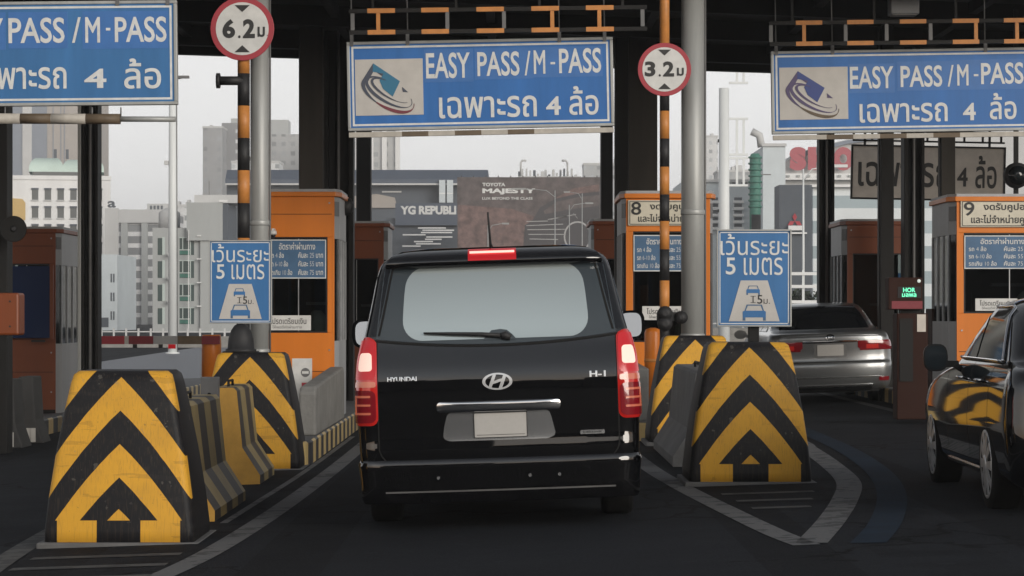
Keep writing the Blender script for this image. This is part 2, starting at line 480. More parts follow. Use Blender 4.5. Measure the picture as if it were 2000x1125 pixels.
M['jade'] = mat('jade_green', (0.05, 0.18, 0.14), 0.6, noise=0.3, nscale=2)
M['white_steel'] = mat('white_steel', (0.70, 0.73, 0.73), 0.5, noise=0.15, nscale=0.8, streak=0.2)
M['far_tower'] = facade_mat('tower_windows', (0.30, 0.31, 0.32), (0.13, 0.14, 0.15), 4.4, 3.3, (0.35, 0.62), (0.3, 0.7))
M['far_tower2'] = facade_mat('tower_windows_dark', (0.20, 0.205, 0.215), (0.29, 0.30, 0.31), 4.0, 3.3, (0.35, 0.6), (0.35, 0.7))
M['far_tower3'] = facade_mat('tower_balconies', (0.40, 0.41, 0.41), (0.14, 0.15, 0.155), 3.2, 3.2, (0.3, 0.75), (0.25, 0.7))
M['stripes'] = facade_mat('banded_flats', (0.75, 0.76, 0.77), (0.20, 0.21, 0.22), 60, 1.75, (-1.0, 2.0), (-1.0, 0.62), vary=1.1)
M['bands'] = facade_mat('banded_offices', (0.70, 0.75, 0.77), (0.30, 0.37, 0.40), 90, 1.9, (-1.0, 2.0), (-1.0, 0.5), vary=1.1)

# ------------------------------------------------------------------ mesh builder
_glyphs = {}

def glyph_tris(s, bold):
    """outline of a line of text filled by winding number: (verts Nx2, tris)"""
    key = (s, bold)
    if key in _glyphs:
        return _glyphs[key]
    c = bpy.data.curves.new('t', 'FONT')
    c.body = s
    c.size = 1
    c.fill_mode = 'NONE'
    c.resolution_u = 4
    o = bpy.data.objects.new('t', c)
    COL.objects.link(o)
    dg = bpy.context.evaluated_depsgraph_get()
    me = bpy.data.meshes.new_from_object(o.evaluated_get(dg))
    co = np.array([v.co[:2] for v in me.vertices], dtype=float)
    ed = [tuple(x.vertices) for x in me.edges]
    bpy.data.objects.remove(o)
    bpy.data.curves.remove(c)
    bpy.data.meshes.remove(me)
    if bold:
        nx, pv = {}, {}
        for a, b in ed:
            nx[a] = b
            pv[b] = a
        off = np.zeros_like(co)
        for i in range(len(co)):
            if i in nx and i in pv:
                d0 = co[i] - co[pv[i]]
                d1 = co[nx[i]] - co[i]
                d0 /= max(1e-9, np.hypot(*d0))
                d1 /= max(1e-9, np.hypot(*d1))
                n = np.array([d0[1] + d1[1], -(d0[0] + d1[0])])
                L = np.hypot(*n)
                if L > 1e-6:
                    n /= L
                    cs = max(0.5, n[0] * d0[1] - n[1] * d0[0])
                    off[i] = n / cs
        # outer loops must grow: take the sign that enlarges the whole
        A = sum(co[a][0] * co[b][1] - co[b][0] * co[a][1] for a, b in ed)
        co = co + off * bold * (1 if A > 0 else -1)
    vs, es, fs, _, _, _ = delaunay_2d_cdt([Vector(v) for v in co], ed, [], 0, 1e-5)
    V = np.array([v[:] for v in vs])
    T = np.array([f for f in fs if len(f) == 3])
    C = V[T].mean(axis=1)
    P = np.array([co[a] for a, b in ed])
    Q = np.array([co[b] for a, b in ed])
    w = np.zeros(len(C), int)
    for p, q in zip(P, Q):
        cr = (q[0] - p[0]) * (C[:, 1] - p[1]) - (C[:, 0] - p[0]) * (q[1] - p[1])
        w += ((p[1] <= C[:, 1]) & (q[1] > C[:, 1]) & (cr > 0)).astype(int)
        w -= ((p[1] > C[:, 1]) & (q[1] <= C[:, 1]) & (cr < 0)).astype(int)
    T = T[w != 0]
    _glyphs[key] = (V, T)
    return V, T

class MB:
    def __init__(s, *mats):
        s.v, s.f, s.m, s.sm = [], [], [], []
        s.mats = list(mats)
        s.cur = 0
    def use(s, m):
        if m not in s.mats:
            s.mats.append(m)
        s.cur = s.mats.index(m)
        return s
    def add(s, vs, fs, smooth=False):
        o = len(s.v)
        s.v += [tuple(v) for v in vs]
        for f in fs:
            s.f.append([i + o for i in f])
            s.m.append(s.cur)
            s.sm.append(smooth)
        return s
    def box(s, x0, x1, y0, y1, z0, z1):
        v = [(x, y, z) for x in (x0, x1) for y in (y0, y1) for z in (z0, z1)]
        return s.add(v, [(0, 1, 3, 2), (4, 6, 7, 5), (0, 4, 5, 1), (2, 3, 7, 6), (0, 2, 6, 4), (1, 5, 7, 3)])
    def prism(s, poly, ax, a0, a1):
        n = len(poly)
        mk = {'y': lambda p, a: (p[0], a, p[1]), 'x': lambda p, a: (a, p[0], p[1]), 'z': lambda p, a: (p[0], p[1], a)}[ax]
        v = [mk(p, a0) for p in poly] + [mk(p, a1) for p in poly]
        f = [tuple(range(n))[::-1], tuple(range(n, 2 * n))]
        f += [(i, (i + 1) % n, n + (i + 1) % n, n + i) for i in range(n)]
        return s.add(v, f)
    def bar(s, p0, p1, w, h=None):
        """square bar between two points"""
        h = h or w
        p0, p1 = Vector(p0), Vector(p1)
        d = (p1 - p0).normalized()
        u = d.cross(Vector((0, 0, 1)))
        u = Vector((1, 0, 0)) if u.length < 1e-3 else u.normalized()
        t = u.cross(d)
        q = [u * (a * w / 2) + t * (b * h / 2) for a, b in ((-1, -1), (1, -1), (1, 1), (-1, 1))]
        return s.add([p0 + k for k in q] + [p1 + k for k in q],
                     [(3, 2, 1, 0), (4, 5, 6, 7)] + [(i, (i + 1) % 4, 4 + (i + 1) % 4, 4 + i) for i in range(4)])
    def tube(s, pts, r, n=14, caps=True):
        pts = [Vector(p) for p in pts]
        rs = r if isinstance(r, (list, tuple)) else [r] * len(pts)
        rings = []
        for i, p in enumerate(pts):
            d = (pts[min(i + 1, len(pts) - 1)] - pts[max(i - 1, 0)]).normalized()
            u = d.cross(Vector((0, 0, 1)))
            u = Vector((1, 0, 0)) if u.length < 1e-3 else u.normalized()
            t = u.cross(d)
            rings.append([p + (u * math.cos(a) + t * math.sin(a)) * rs[i] for a in [2 * math.pi * k / n for k in range(n)]])
        return s.loft(rings, caps)
    def loft(s, rings, caps=True, smooth=True):
        n = len(rings[0])
        v = [p for r in rings for p in r]
        f = [(i * n + k, i * n + (k + 1) % n, (i + 1) * n + (k + 1) % n, (i + 1) * n + k) for i in range(len(rings) - 1) for k in range(n)]
        s.add(v, f, smooth)
        if caps:
            o = len(s.v) - len(v)
            for c in (range(n - 1, -1, -1), range((len(rings) - 1) * n, len(rings) * n)):
                s.f.append([o + i for i in c])
                s.m.append(s.cur)
                s.sm.append(False)
        return s
    def lathe(s, prof, c, axis='z', n=28, smooth=True):
        """profile of (radius, height along the axis)"""
        rings = []
        for r, h in prof:
            ring = []
            for k in range(n):
                a = 2 * math.pi * k / n
                p = (r * math.cos(a), r * math.sin(a))
                ring.append({'z': (c[0] + p[0], c[1] + p[1], c[2] + h), 'y': (c[0] + p[0], c[1] + h, c[2] + p[1]), 'x': (c[0] + h, c[1] + p[0], c[2] + p[1])}[axis])
            rings.append(ring)
        return s.loft(rings, True, smooth)
    def rows(s, R_, smooth=True):
        n = len(R_[0])
        return s.add([p for r in R_ for p in r], [(i * n + k, i * n + k + 1, (i + 1) * n + k + 1, (i + 1) * n + k) for i in range(len(R_) - 1) for k in range(n - 1)], smooth)
    def text(s, txt, x0, x1, z0, z1, y, bold=0.0, keep=False):
        V, T = glyph_tris(txt, bold)
        a, b = V[T.ravel()].min(axis=0), V[T.ravel()].max(axis=0)
        sx, sz = (x1 - x0) / (b[0] - a[0]), (z1 - z0) / (b[1] - a[1])
        if keep:
            sx = sz
        return s.add([(x0 + (p[0] - a[0]) * sx, y, z0 + (p[1] - a[1]) * sz) for p in V], [tuple(t) for t in T])
    def poly(s, pts, y, holes=False):
        return s.add([(p[0], y, p[1]) for p in pts], [tuple(range(len(pts)))])
    def ringpoly(s, outer, inner, y):
        n = len(outer)
        return s.add([(p[0], y, p[1]) for p in outer] + [(p[0], y, p[1]) for p in inner],
                     [(i, (i + 1) % n, n + (i + 1) % n, n + i) for i in range(n)])

def build(name, mb, parent=None, bevel=0.0, loc=None, label=None, seg=2, fix=True):
    me = bpy.data.meshes.new(name)
    me.from_pydata(mb.v, [], mb.f)
    for m in mb.mats:
        me.materials.append(m)
    me.polygons.foreach_set('material_index', mb.m)
    me.polygons.foreach_set('use_smooth', mb.sm)
    me.update()
    if fix:
        import bmesh
        b = bmesh.new()
        b.from_mesh(me)
        bmesh.ops.recalc_face_normals(b, faces=b.faces)
        b.to_mesh(me)
        b.free()
    o = bpy.data.objects.new(name, me)
    COL.objects.link(o)
    if parent:
        o.parent = parent
    if loc:
        o.location = loc
    if bevel:
        md = o.modifiers.new('bevel', 'BEVEL')
        md.width = bevel
        md.segments = seg
        md.limit_method = 'ANGLE'
        md.angle_limit = R(40)
    if label:
        o['label'] = label
    return o

def tag(o, label, cat, group=None):
    o['label'] = label
    o['category'] = cat
    if group:
        o['group'] = group
    return o

def thing(name, label, cat, loc=(0, 0, 0), rz=0.0, ry=0.0, group=None):
    o = bpy.data.objects.new(name, None)
    o.empty_display_size = 0.2
    COL.objects.link(o)
    o.location = (loc[0], loc[1] * K, loc[2])
    o.rotation_euler = (0, ry, rz)
    return tag(o, label, cat, group)

def struct(name, mb, fix=True):
    o = build(name, mb, fix=fix)
    o['kind'] = 'structure'
    return o

def copy_tree(o, parent=None):
    c = o.copy()
    COL.objects.link(c)
    if parent:
        c.parent = parent
    for ch in list(o.children):
        copy_tree(ch, c)
    return c

XF = -0.033                                          # roll that follows the crossfall

# ================================================================== SETTING
def ground():
    xs = [-400, -120, -40, -20, -14, -9.5] + [-9.5 + 19 * i / 20 for i in range(1, 21)] + [14, 20, 40, 120, 400]
    ys = [-300, -60, -20, -5] + [i * 1.0 * K for i in range(-1, 26)] + [v * K for v in (30, 35, 40, 45, 50, 70, 120, 300, 900)]
    rows = [[(x, y, gz(x, y)) for x in xs] for y in ys]
    struct('ground', MB(M['asphalt']).rows(rows, False))
ground()
# road beyond the booths: open-sky brightness painted in as a paler asphalt colour
b = MB(M['skylit_asphalt'])
b.rows([[(x, y * K, gz(x, y * K) + 0.004) for x in (-14, -9.5, -6, -3, 0, 3, 6, 9.5, 14)] for y in (21, 23, 25, 30, 35, 40, 45, 50, 70, 110)], False)
struct('road', b)

def strip(pts, w, m, dz=0.004, name='road_marking'):
    """painted line that follows points (x, y)"""
    L, Rr = [], []
    P = [Vector((p[0], p[1] * K)) for p in pts]
    for i, p in enumerate(P):
        d = (P[min(i + 1, len(P) - 1)] - P[max(i - 1, 0)]).normalized()
        n = Vector((-d.y, d.x)) * w / 2
        for l, q in ((L, p + n), (Rr, p - n)):
            l.append((q.x, q.y, gz(q.x, q.y) + dz))
    struct(name, MB(m).rows([L, Rr], False))

def curve(pts, n=8):
    out = []
    P = [pts[0]] + list(pts) + [pts[-1]]
    for i in range(1, len(P) - 2):
        p0, p1, p2, p3 = [np.array(P[i + k], float) for k in (-1, 0, 1, 2)]
        for t in np.linspace(0, 1, n, endpoint=False):
            out.append(tuple(0.5 * ((2 * p1) + (-p0 + p2) * t + (2 * p0 - 5 * p1 + 4 * p2 - p3) * t * t + (-p0 + 3 * p1 - 3 * p2 + p3) * t ** 3)))
    return out + [tuple(pts[-1])]

# left nose: white edge line beside our lane, worn inner line by the kerb
strip(curve([(-1.72, 20), (-1.72, 13), (-1.76, 10), (-1.86, 7.8), (-2.02, 6.6), (-2.35, 5.7), (-2.7, 5.4)]), 0.17, M['line'])
strip(curve([(-1.98, 14), (-2.0, 11), (-2.06, 9.2), (-2.1, 8.2)]), 0.06, M['line'])
strip(curve([(-3.4, 20), (-3.4, 11), (-3.3, 8), (-3.05, 6.2), (-2.7, 5.4)]), 0.17, M['line_worn'])
for yy in (7.15, 6.85, 6.55):
    strip([(-3.05, yy), (-2.1, yy)], 0.16, M['line_worn'])
# right nose
strip(curve([(1.2, 22), (1.2, 13), (1.25, 10.6), (1.38, 9.2), (1.55, 8.0), (1.68, 7.2), (1.78, 6.8)]), 0.17, M['line'])
strip(curve([(3.08, 22), (3.06, 13), (2.98, 11.3), (2.86, 10.0), (2.72, 9.1), (2.45, 8.3), (2.12, 7.5), (1.82, 6.85)]), 0.2, M['line'])
strip(curve([(3.38, 14), (3.34, 11.6), (3.22, 10.2), (3.05, 9.2), (2.80, 8.3), (2.45, 7.4), (2.15, 6.8)]), 0.22, M['line_blue'])
for yy in (8.75, 8.42, 8.1):
    strip([(1.62 + (8.8 - yy) * 0.15, yy), (2.36 - (8.8 - yy) * 0.3, yy)], 0.16, M['line_worn'])
strip(curve([(0.95, 17), (0.98, 12.5), (1.05, 11)]), 0.05, M['line_worn'])
strip(curve([(5.05, 22), (5.1, 15), (5.25, 12)]), 0.14, M['line_worn'])

def island(x0, x1, y0, y1, h, nose=0.6):
    y0, y1 = y0 * K, y1 * K
    def ring(z, ins=0.0):
        out = []
        for k in range(9):
            a = math.pi * k / 8
            out.append(((x0 + x1) / 2 - math.cos(a) * ((x1 - x0) / 2 - ins), y0 + ins + nose * (1 - math.sin(a))))
        out += [(x1 - ins, y1), (x0 + ins, y1)]
        return [(p[0], p[1], gz(*p) + z) for p in out]
    b = MB(M['kerb'])
    b.loft([ring(-0.05), ring(h - 0.02), ring(h, 0.02)], False, False)
    b.use(M['concrete_dark']).loft([ring(h + 0.001, 0.02), ring(h + 0.0012, 0.03)], True, False)
    struct('island', b)
island(-3.1, -2.04, 11.2, 24, 0.24)
island(1.36, 2.62, 12.4, 24, 0.20)
island(5.45, 6.95, 13.0, 24, 0.20)
island(-7.8, -6.45, 13.0, 26, 0.22)

# ================================================================== CANOPY
def canopy():
    t = thing('toll_canopy', 'dark steel canopy roof over the toll booths with columns on the islands', 'canopy', (0, 0, 0))
    b = MB(M['ceiling'])
    zc = 5.72
    # back edge runs askew
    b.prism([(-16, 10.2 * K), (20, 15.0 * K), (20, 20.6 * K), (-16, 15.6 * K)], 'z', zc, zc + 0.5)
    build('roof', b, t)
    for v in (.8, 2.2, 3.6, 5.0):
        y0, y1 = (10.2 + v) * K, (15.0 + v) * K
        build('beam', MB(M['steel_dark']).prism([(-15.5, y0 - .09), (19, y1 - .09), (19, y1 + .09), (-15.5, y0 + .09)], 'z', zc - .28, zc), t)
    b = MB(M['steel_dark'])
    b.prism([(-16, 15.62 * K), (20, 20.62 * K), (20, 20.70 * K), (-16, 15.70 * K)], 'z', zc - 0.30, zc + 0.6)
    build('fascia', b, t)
    for xb in (-12, -9.5, -7.1, -4.8, -2.45, -0.3, 1.95, 4.1, 6.3, 8.5, 11):
        build('joist', MB(M['steel_dark']).box(xb - 0.06, xb + 0.06, (10.25 + (xb + 16) * 0.1333) * K, (15.6 + (xb + 16) * 0.135) * K, zc - 0.16, zc - 0.002), t)
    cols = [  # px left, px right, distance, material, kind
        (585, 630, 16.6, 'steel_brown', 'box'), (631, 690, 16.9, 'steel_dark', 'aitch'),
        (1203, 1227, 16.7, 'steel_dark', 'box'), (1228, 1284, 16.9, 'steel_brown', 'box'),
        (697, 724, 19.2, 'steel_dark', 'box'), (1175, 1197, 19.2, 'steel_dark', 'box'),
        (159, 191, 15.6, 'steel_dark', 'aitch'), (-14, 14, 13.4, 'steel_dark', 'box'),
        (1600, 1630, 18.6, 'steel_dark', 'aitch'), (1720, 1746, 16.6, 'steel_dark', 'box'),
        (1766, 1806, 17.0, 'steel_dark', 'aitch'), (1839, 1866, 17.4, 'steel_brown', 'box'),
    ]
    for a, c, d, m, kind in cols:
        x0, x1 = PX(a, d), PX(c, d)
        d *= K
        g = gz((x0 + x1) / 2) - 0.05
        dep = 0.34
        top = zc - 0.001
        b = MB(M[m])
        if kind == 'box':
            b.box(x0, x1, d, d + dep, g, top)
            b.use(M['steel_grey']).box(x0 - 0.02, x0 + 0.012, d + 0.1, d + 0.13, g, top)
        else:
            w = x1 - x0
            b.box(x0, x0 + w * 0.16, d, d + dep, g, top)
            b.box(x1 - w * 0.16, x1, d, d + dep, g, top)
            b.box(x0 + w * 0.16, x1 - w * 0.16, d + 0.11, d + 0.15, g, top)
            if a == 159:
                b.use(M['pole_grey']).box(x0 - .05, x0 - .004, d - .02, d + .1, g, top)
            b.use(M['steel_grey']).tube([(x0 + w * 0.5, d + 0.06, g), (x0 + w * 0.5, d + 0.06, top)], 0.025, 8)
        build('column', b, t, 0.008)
canopy()

# ================================================================== SIGNS
def logo(t, x0, x1, z0, z1, y, blue, dark, dark2):
    w, h = x1 - x0, z1 - z0
    q = lambda u, v: (x0 + u * w, z0 + v * h)
    b = MB(blue)
    b.use(dark).poly([q(.10, .62), q(.27, .93), q(.66, .60), q(.60, .52), q(.28, .80), q(.17, .56)][::-1], y - .004)
    b.use(blue).poly([q(.27, .93), q(.66, .60), q(.55, .33), q(.41, .47), q(.36, .62), q(.42, .74), q(.26, .78)][::-1], y - .005)
    # two swooshes
    def arc(cx, cz, rx, rz, a0, a1, th, rot, m, yy):
        o, i = [], []
        for k in range(33):
            u = k / 32
            a = R(a0 + (a1 - a0) * u)
            tt = th * math.sin(math.pi * min(1, u * 1.15 + 0.05)) + 0.004
            for l, e in ((o, tt), (i, -tt)):
                px, pz = (rx + e) * math.cos(a), (rz + e) * math.sin(a)
                c_, s_ = math.cos(R(rot)), math.sin(R(rot))
                l.append((x0 + (cx + px * c_ - pz * s_) * w, yy, z0 + (cz + px * s_ + pz * c_) * h))
        b.use(m).rows([o, i], False)
    arc(.50, .41, .40, .17, 128, 395, .022, -38, dark, y - .006)
    arc(.49, .37, .44, .22, 150, 290, .024, -38, dark, y - .007)
    arc(.49, .37, .44, .22, 262, 385, .026, -38, dark2, y - .0075)
    arc(.52, .44, .33, .12, 120, 350, .016, -38, dark, y - .008)
    b.use(dark).poly([q(.69, .50), q(.78, .40), q(.70, .41)], y - .006)
    build('emblem', b, t, fix=False)

def lane_sign(label, xa, xb, za, zb, d, logo_m, text_box, thai_box, blue, tilt=0.0, cut=False, patch=None):
    w, h = xb - xa, zb - za
    t = thing('hanging_sign', label, 'lane sign', ((xa + xb) / 2, d, za), 0, tilt)
    x0, x1 = -w / 2, w / 2
    build('panel', MB(blue).box(x0 + .03, x1 - .03, 0, .06, .03, h - .03), t)
    b = MB(M['pole_grey'])
    for (p, q_, r, s_) in ((x0, x1, 0, .035), (x0, x1, h - .035, h)):
        b.box(p, q_, -.012, .075, r, s_)
    for p, q_ in ((x0, x0 + .035), (x1 - .035, x1)):
        b.box(p, q_, -.012, .075, .035, h - .035)
    build('frame', b, t, .006)
    b = MB(M['letter_white'])
    m1, m2 = .055, .078
    b.box(x0 + m1, x1 - m1, -.003, 0, m1, m2).box(x0 + m1, x1 - m1, -.003, 0, h - m2, h - m1)
    b.box(x0 + m1, x0 + m2, -.003, 0, m2, h - m2).box(x1 - m2, x1 - m1, -.003, 0, m2, h - m2)
    build('border', b, t)
    if patch:
        for p in patch:
            build('patch', MB(M['sign_patch']).box(p[0] * w + x0, p[1] * w + x0, -.0025, 0, p[2] * h, p[3] * h), t)
    if logo_m:
        lx0, lx1, lz0, lz1 = x0 + .03 * w, x0 + .285 * w, .17 * h, .80 * h
        build('logo_board', MB(M['sign_grey']).box(lx0, lx1, -.006, 0, lz0, lz1), t)
        logo(t, lx0, lx1, lz0, lz1, -.006, *logo_m)
    b = MB(M['letter_white'])
    for s_, bx, bold in text_box + thai_box:
        b.text(s_, x0 + bx[0] * w, x0 + bx[1] * w, bx[2] * h, bx[3] * h, -.006, bold)
    build('lettering', b, t, fix=False)
    for u in (.02, .23, .80, .97):
        b = MB(M['steel_grey'])
        b.box(x0 + u * w - .02, x0 + u * w + .02, -.02, .02, h - .05, h + .10)
        b.tube([(x0 + u * w, .03, h + .1), (x0 + u * w, .03, 5.70 - za)], .008, 6)
        build('hanger', b, t)
    # striped clearance bar fixed under the sign
    if cut:
        return t
    b = MB(M['bar_white'])
    n = 10
    pat = 'wwbwbwbwww'
    for i in range(n):
        b.use(M['bar_brown'] if pat[i] == 'b' else M['bar_white'])
        b.box(x0 + .01 + i * (w - .02) / n, x0 + .01 + (i + 1) * (w - .02) / n, -.03, .03, -.075, -.018)
    build('clearance_bar', b, t)
    return t

d = 13.0
lane_sign('blue hanging lane sign with teal card emblem directly above the black van', PX(680, d), PX(1200, d), PZ(251, d), PZ(77, d), d,
          (M['logo_blue'], M['logo_dark'], M['logo_red']),
          [('EASY', (.297, .462, .57, .86), .016), ('PASS', (.490, .648, .585, .86), .016), ('/', (.667, .69, .585, .86), .008), ('M', (.702, .745, .60, .865), .016), ('-', (.765, .782, .705, .73), .02), ('PASS', (.797, .955, .60, .88), .016)],
          [('เฉพาะรถ', (.343, .710, .12, .36), .012), ('4', (.745, .80, .135, .345), .022), ('ล้อ', (.832, .942, .13, .455), .012)], M['sign_blue'], -.02,
          patch=[(.29, .475, .53, .90), (.48, .70, .55, .90), (.70, .96, .56, .90)])
d = 14.0
lane_sign('blue hanging lane sign with violet card emblem above the silver car', PX(1508, d), PX(2032, d), PZ(258, d), PZ(96, d), d,
          (M['logo_navy'], M['logo_purple'], M['bar_brown']),
          [('EASY', (.293, .455, .53, .80), .016), ('PASS', (.482, .637, .54, .80), .016), ('/', (.657, .68, .54, .80), .008), ('M', (.693, .735, .55, .805), .016), ('-', (.755, .772, .66, .685), .02), ('PASS', (.782, .94, .56, .82), .016)],
          [('เฉพาะรถ', (.327, .655, .12, .35), .012), ('4', (.712, .76, .13, .34), .022), ('ล้อ', (.812, .912, .135, .455), .012)], M['sign_blue'], -.016,
          patch=[(.29, .46, .48, .83), (.47, .68, .50, .85), (.68, .95, .50, .86)])
d = 12.0
lane_sign('large faded blue hanging lane sign cut off by the left frame edge', PX(-230, d), PX(347, d), PZ(207, d), PZ(3, d), d,
          (M['logo_blue'], M['logo_dark'], M['logo_red']),
          [('EASY', (.27, .412, .60, .845), .016), ('PASS', (.430, .620, .60, .845), .016), ('/', (.645, .675, .60, .845), .008), ('M', (.690, .740, .60, .845), .016), ('-', (.760, .775, .715, .74), .02), ('PASS', (.790, .965, .60, .845), .016)],
          [('เฉพาะรถ', (.31, .625, .16, .37), .012), ('4', (.685, .76, .165, .35), .022), ('ล้อ', (.82, .945, .155, .445), .012)], M['sign_blue2'], -.01, True,
          patch=[(.27, .42, .54, .90), (.43, .63, .55, .90), (.68, .97, .54, .90)])

# grey sign seen behind the right-hand columns
d = 20.0
t = thing('hanging_sign', 'dirty grey hanging sign with black letters behind the right columns', 'lane sign', (PX(1812, d), d, PZ(388, d)), 0, .02)
w, h = 297 * d / F, 100 * d / F
build('panel', MB(M['sign_back']).box(-w / 2, w / 2, 0, .05, 0, h), t)
b = MB(M['steel_dark'])
for p in ((-w / 2 - .02, w / 2 + .02, -.03, 0), (-w / 2 - .02, w / 2 + .02, h, h + .03)):
    b.box(p[0], p[1], -.02, .07, p[2], p[3])
for x in (-w / 2 - .02, w / 2 - .01):
    b.box(x, x + .03, -.02, .07, 0, h)
build('frame', b, t)
b = MB(M['letter_black'])
b.text('เฉพาะรถ', -w * .46, w * .14, h * .22, h * .70, -.006, .014)
b.text('4', w * .19, w * .26, h * .25, h * .62, -.006, .02)
b.text('ล้อ', w * .31, w * .45, h * .22, h * .86, -.006, .014)
build('lettering', b, t, fix=False)
b = MB(M['steel_dark'])
zt, zb2 = h + .30, h + .12
b.box(-w / 2, w / 2, .0, .04, zt - .04, zt).box(-w / 2, w / 2, .0, .04, zb2 - .03, zb2)
for u in np.linspace(-.5, .47, 9):
    b.box(u * w, u * w + .035, .0, .04, zb2, zt - .04)
build('hanging_frame', b, t)
for u in (-.42, .12, .40):
    build('hanger', MB(M['steel_dark']).box(u * w - .02, u * w + .02, .0, .03, h, 5.6 - PZ(388, d)), t)

def gantry_frame(label, pa, pb, d, zt, zb, segs, posts, tilt):
    """open bar frame with orange stripes that hangs above a lane sign"""
    x0, x1 = PX(pa, d), PX(pb, d)
    t = thing('striped_bar_frame', label, 'bar frame', ((x0 + x1) / 2, d, zb), 0, tilt, 'orange striped bar frames above the lanes')
    w, h = x1 - x0, zt - zb
    for z in (0, h):
        b = MB(M['steel_dark'])
        edges = [0.0]
        for a, c in segs:
            edges += [a, c]
        edges += [1.0]
        for i in range(len(edges) - 1):
            b.use(M['frame_orange'] if i % 2 else M['steel_dark'])
            g = 0.0 if i % 2 else 0.004
            b.box(-w / 2 + edges[i] * w, -w / 2 + edges[i + 1] * w, -.025 + g, .025 - g, z - .026 + g, z + .026 - g)
        build('rail', b, t)
    for u, o in posts:
        build('post', MB(M['frame_orange'] if o else M['steel_grey']).box(-w / 2 + u * w - .022, -w / 2 + u * w + .022, -.018, .018, .027, h - .027), t)
    for u in (.08, .36, .64, .92):
        build('hanger', MB(M['steel_dark']).box(-w / 2 + u * w - .015, -w / 2 + u * w + .015, .03, .05, h - .02, 5.7 - zb), t)
gantry_frame('orange striped open bar frame above the sign over the black van', 682, 1264, 12.9, PZ(18, 12.9), PZ(60, 12.9),
             [(.062, .155), (.243, .335), (.428, .52), (.612, .705), (.795, .888)], [(.012, 0), (.098, 1), (.33, 0), (.52, 0), (.682, 1), (.84, 1), (.985, 0)], -.014)
gantry_frame('orange striped open bar frame above the sign over the silver car', 1503, 2075, 13.9, PZ(42, 13.9), PZ(83, 13.9),
             [(.09, .18), (.265, .355), (.445, .535), (.625, .715), (.80, .89)], [(.005, 0), (.118, 1), (.26, 0), (.40, 0), (.55, 0), (.705, 1), (.845, 1), (.99, 0)], -.012)

# boom-like clearance bar hung at the left
d = 12.0
t = thing('clearance_bar', 'brown and white height clearance bar hanging under the large left sign', 'clearance bar', (PX(100, d), d, PZ(232, d)), 0, .004)
b = MB(M['bar_white'])
xs = [-160, 40, 100, 168, 235]
for i in range(4):
    b.use(M['bar_white'] if i % 2 == 0 else M['bar_brown'])
    b.tube([(PX(xs[i], d) - PX(100, d), 0, 0), (PX(xs[i + 1], d) - PX(100, d), 0, 0)], .056, 14)
build('bar', b, t)
build('rod', MB(M['pole_grey']).tube([(PX(234, d) - PX(100, d), 0, 0), (PX(343, d) - PX(100, d), 0, .0)], .03, 10), t)
for px in (10, 180, 236):
    build('hanger', MB(M['steel_grey']).tube([(PX(px, d) - PX(100, d), 0, .03), (PX(px, d) - PX(100, d), 0, .125)], .008, 6), t)

# round height signs on striped poles and grey poles beside them
def disc_sign(t, x, z, y, r, txt):
    b = MB(M['sign_red'])
    b.lathe([(r, 0), (r, .02)], (x, y, z), 'y', 40, False)
    face = build('sign_disc', b, t, .003)
    f = MB(M['sign_white'])
    f.lathe([(r * .83, -.004), (r * .83, -.001)], (x, y, z), 'y', 40, False)
    build('sign_face', f, face)
    b = MB(M['letter_black'])
    yy = y - .008
    for s_, a0, a1, c0, c1, bo in txt:
        b.text(s_, x + a0 * r, x + a1 * r, z + c0 * r, z + c1 * r, yy, bo)
    b.poly([(x - .24 * r, z + .74 * r), (x + .24 * r, z + .74 * r), (x, z + .52 * r)], yy)
    b.poly([(x - .24 * r, z - .74 * r), (x, z - .52 * r), (x + .24 * r, z - .74 * r)], yy)
    build('lettering', b, face, fix=False)

def striped_pole(label, x, y, r, z0, z1, bands, flip, sign, bracket_side):
    g = gz(x) + .2
    t = thing('striped_pole', label, 'height sign pole', (x, y, g), 0, 0, 'yellow and black poles with height signs')
    b = MB(M['yellow'])
    zs = [z0] + bands + [z1]
    k = flip
    for a, c in zip(zs[:-1], zs[1:]):
        b.use(M['frame_orange'] if k else M['black'])
        b.tube([(0, 0, a - g), (0, 0, c - g)], r, 18, True)
        k = not k
    build('pole', b, t)
    disc_sign(t, sign[0] - x, sign[1] - g, -r - .03, sign[2], sign[3])
    b = MB(M['steel_grey'])
    b.box(-.05, .05, -r - .008, -r + .05, sign[1] - g - .03, sign[1] - g + .03)
    build('clamp', b, t)
    return t, g

d = 12.5
xp = PX(476, d)
t, g = striped_pole('striped pole with the larger round height sign left of the van', xp, d, 12 * d / F, .2, PZ(-130, d),
             [PZ(p, d) for p in (560, 465, 397, 333, 270, 207, 144, 80, 10, -60)], False, (PX(475, d), PZ(58, d), 62 * d / F,
             [('6', -.62, -.22, -.30, .30, .045), ('.', -.13, -.05, -.30, -.21, .05), ('2', .02, .40, -.30, .30, .045), ('ม.', .48, .80, -.26, .06, .03), ('▴', -.6, -.5, .42, .52, 0)][:4]), 1)
b = MB(M['black'])
zb_ = PZ(158, d) - g
b.tube([(-.28, -.02, zb_), (.0, -.02, zb_)], .05, 12)
b.tube([(-.30, -.02, zb_), (-.26, -.02, zb_)], .085, 14)
build('bracket', b, t)
d = 13.0
xp = PX(1298, d)
t, g = striped_pole('striped pole with the smaller round height sign right of the van', xp, d, 9.5 * d / F, .2, PZ(-130, d),
             [PZ(p, d) for p in (685, 610, 548, 487, 432, 380, 326, 271, 217, 150)], True, (PX(1297, d), PZ(137, d), 52 * d / F,
             [('3', -.74, -.34, -.27, .30, .04), ('.', -.22, -.14, -.27, -.18, .05), ('2', -.06, .36, -.27, .30, .04), ('ม.', .46, .82, -.24, .06, .03)]), 1)
b = MB(M['black'])
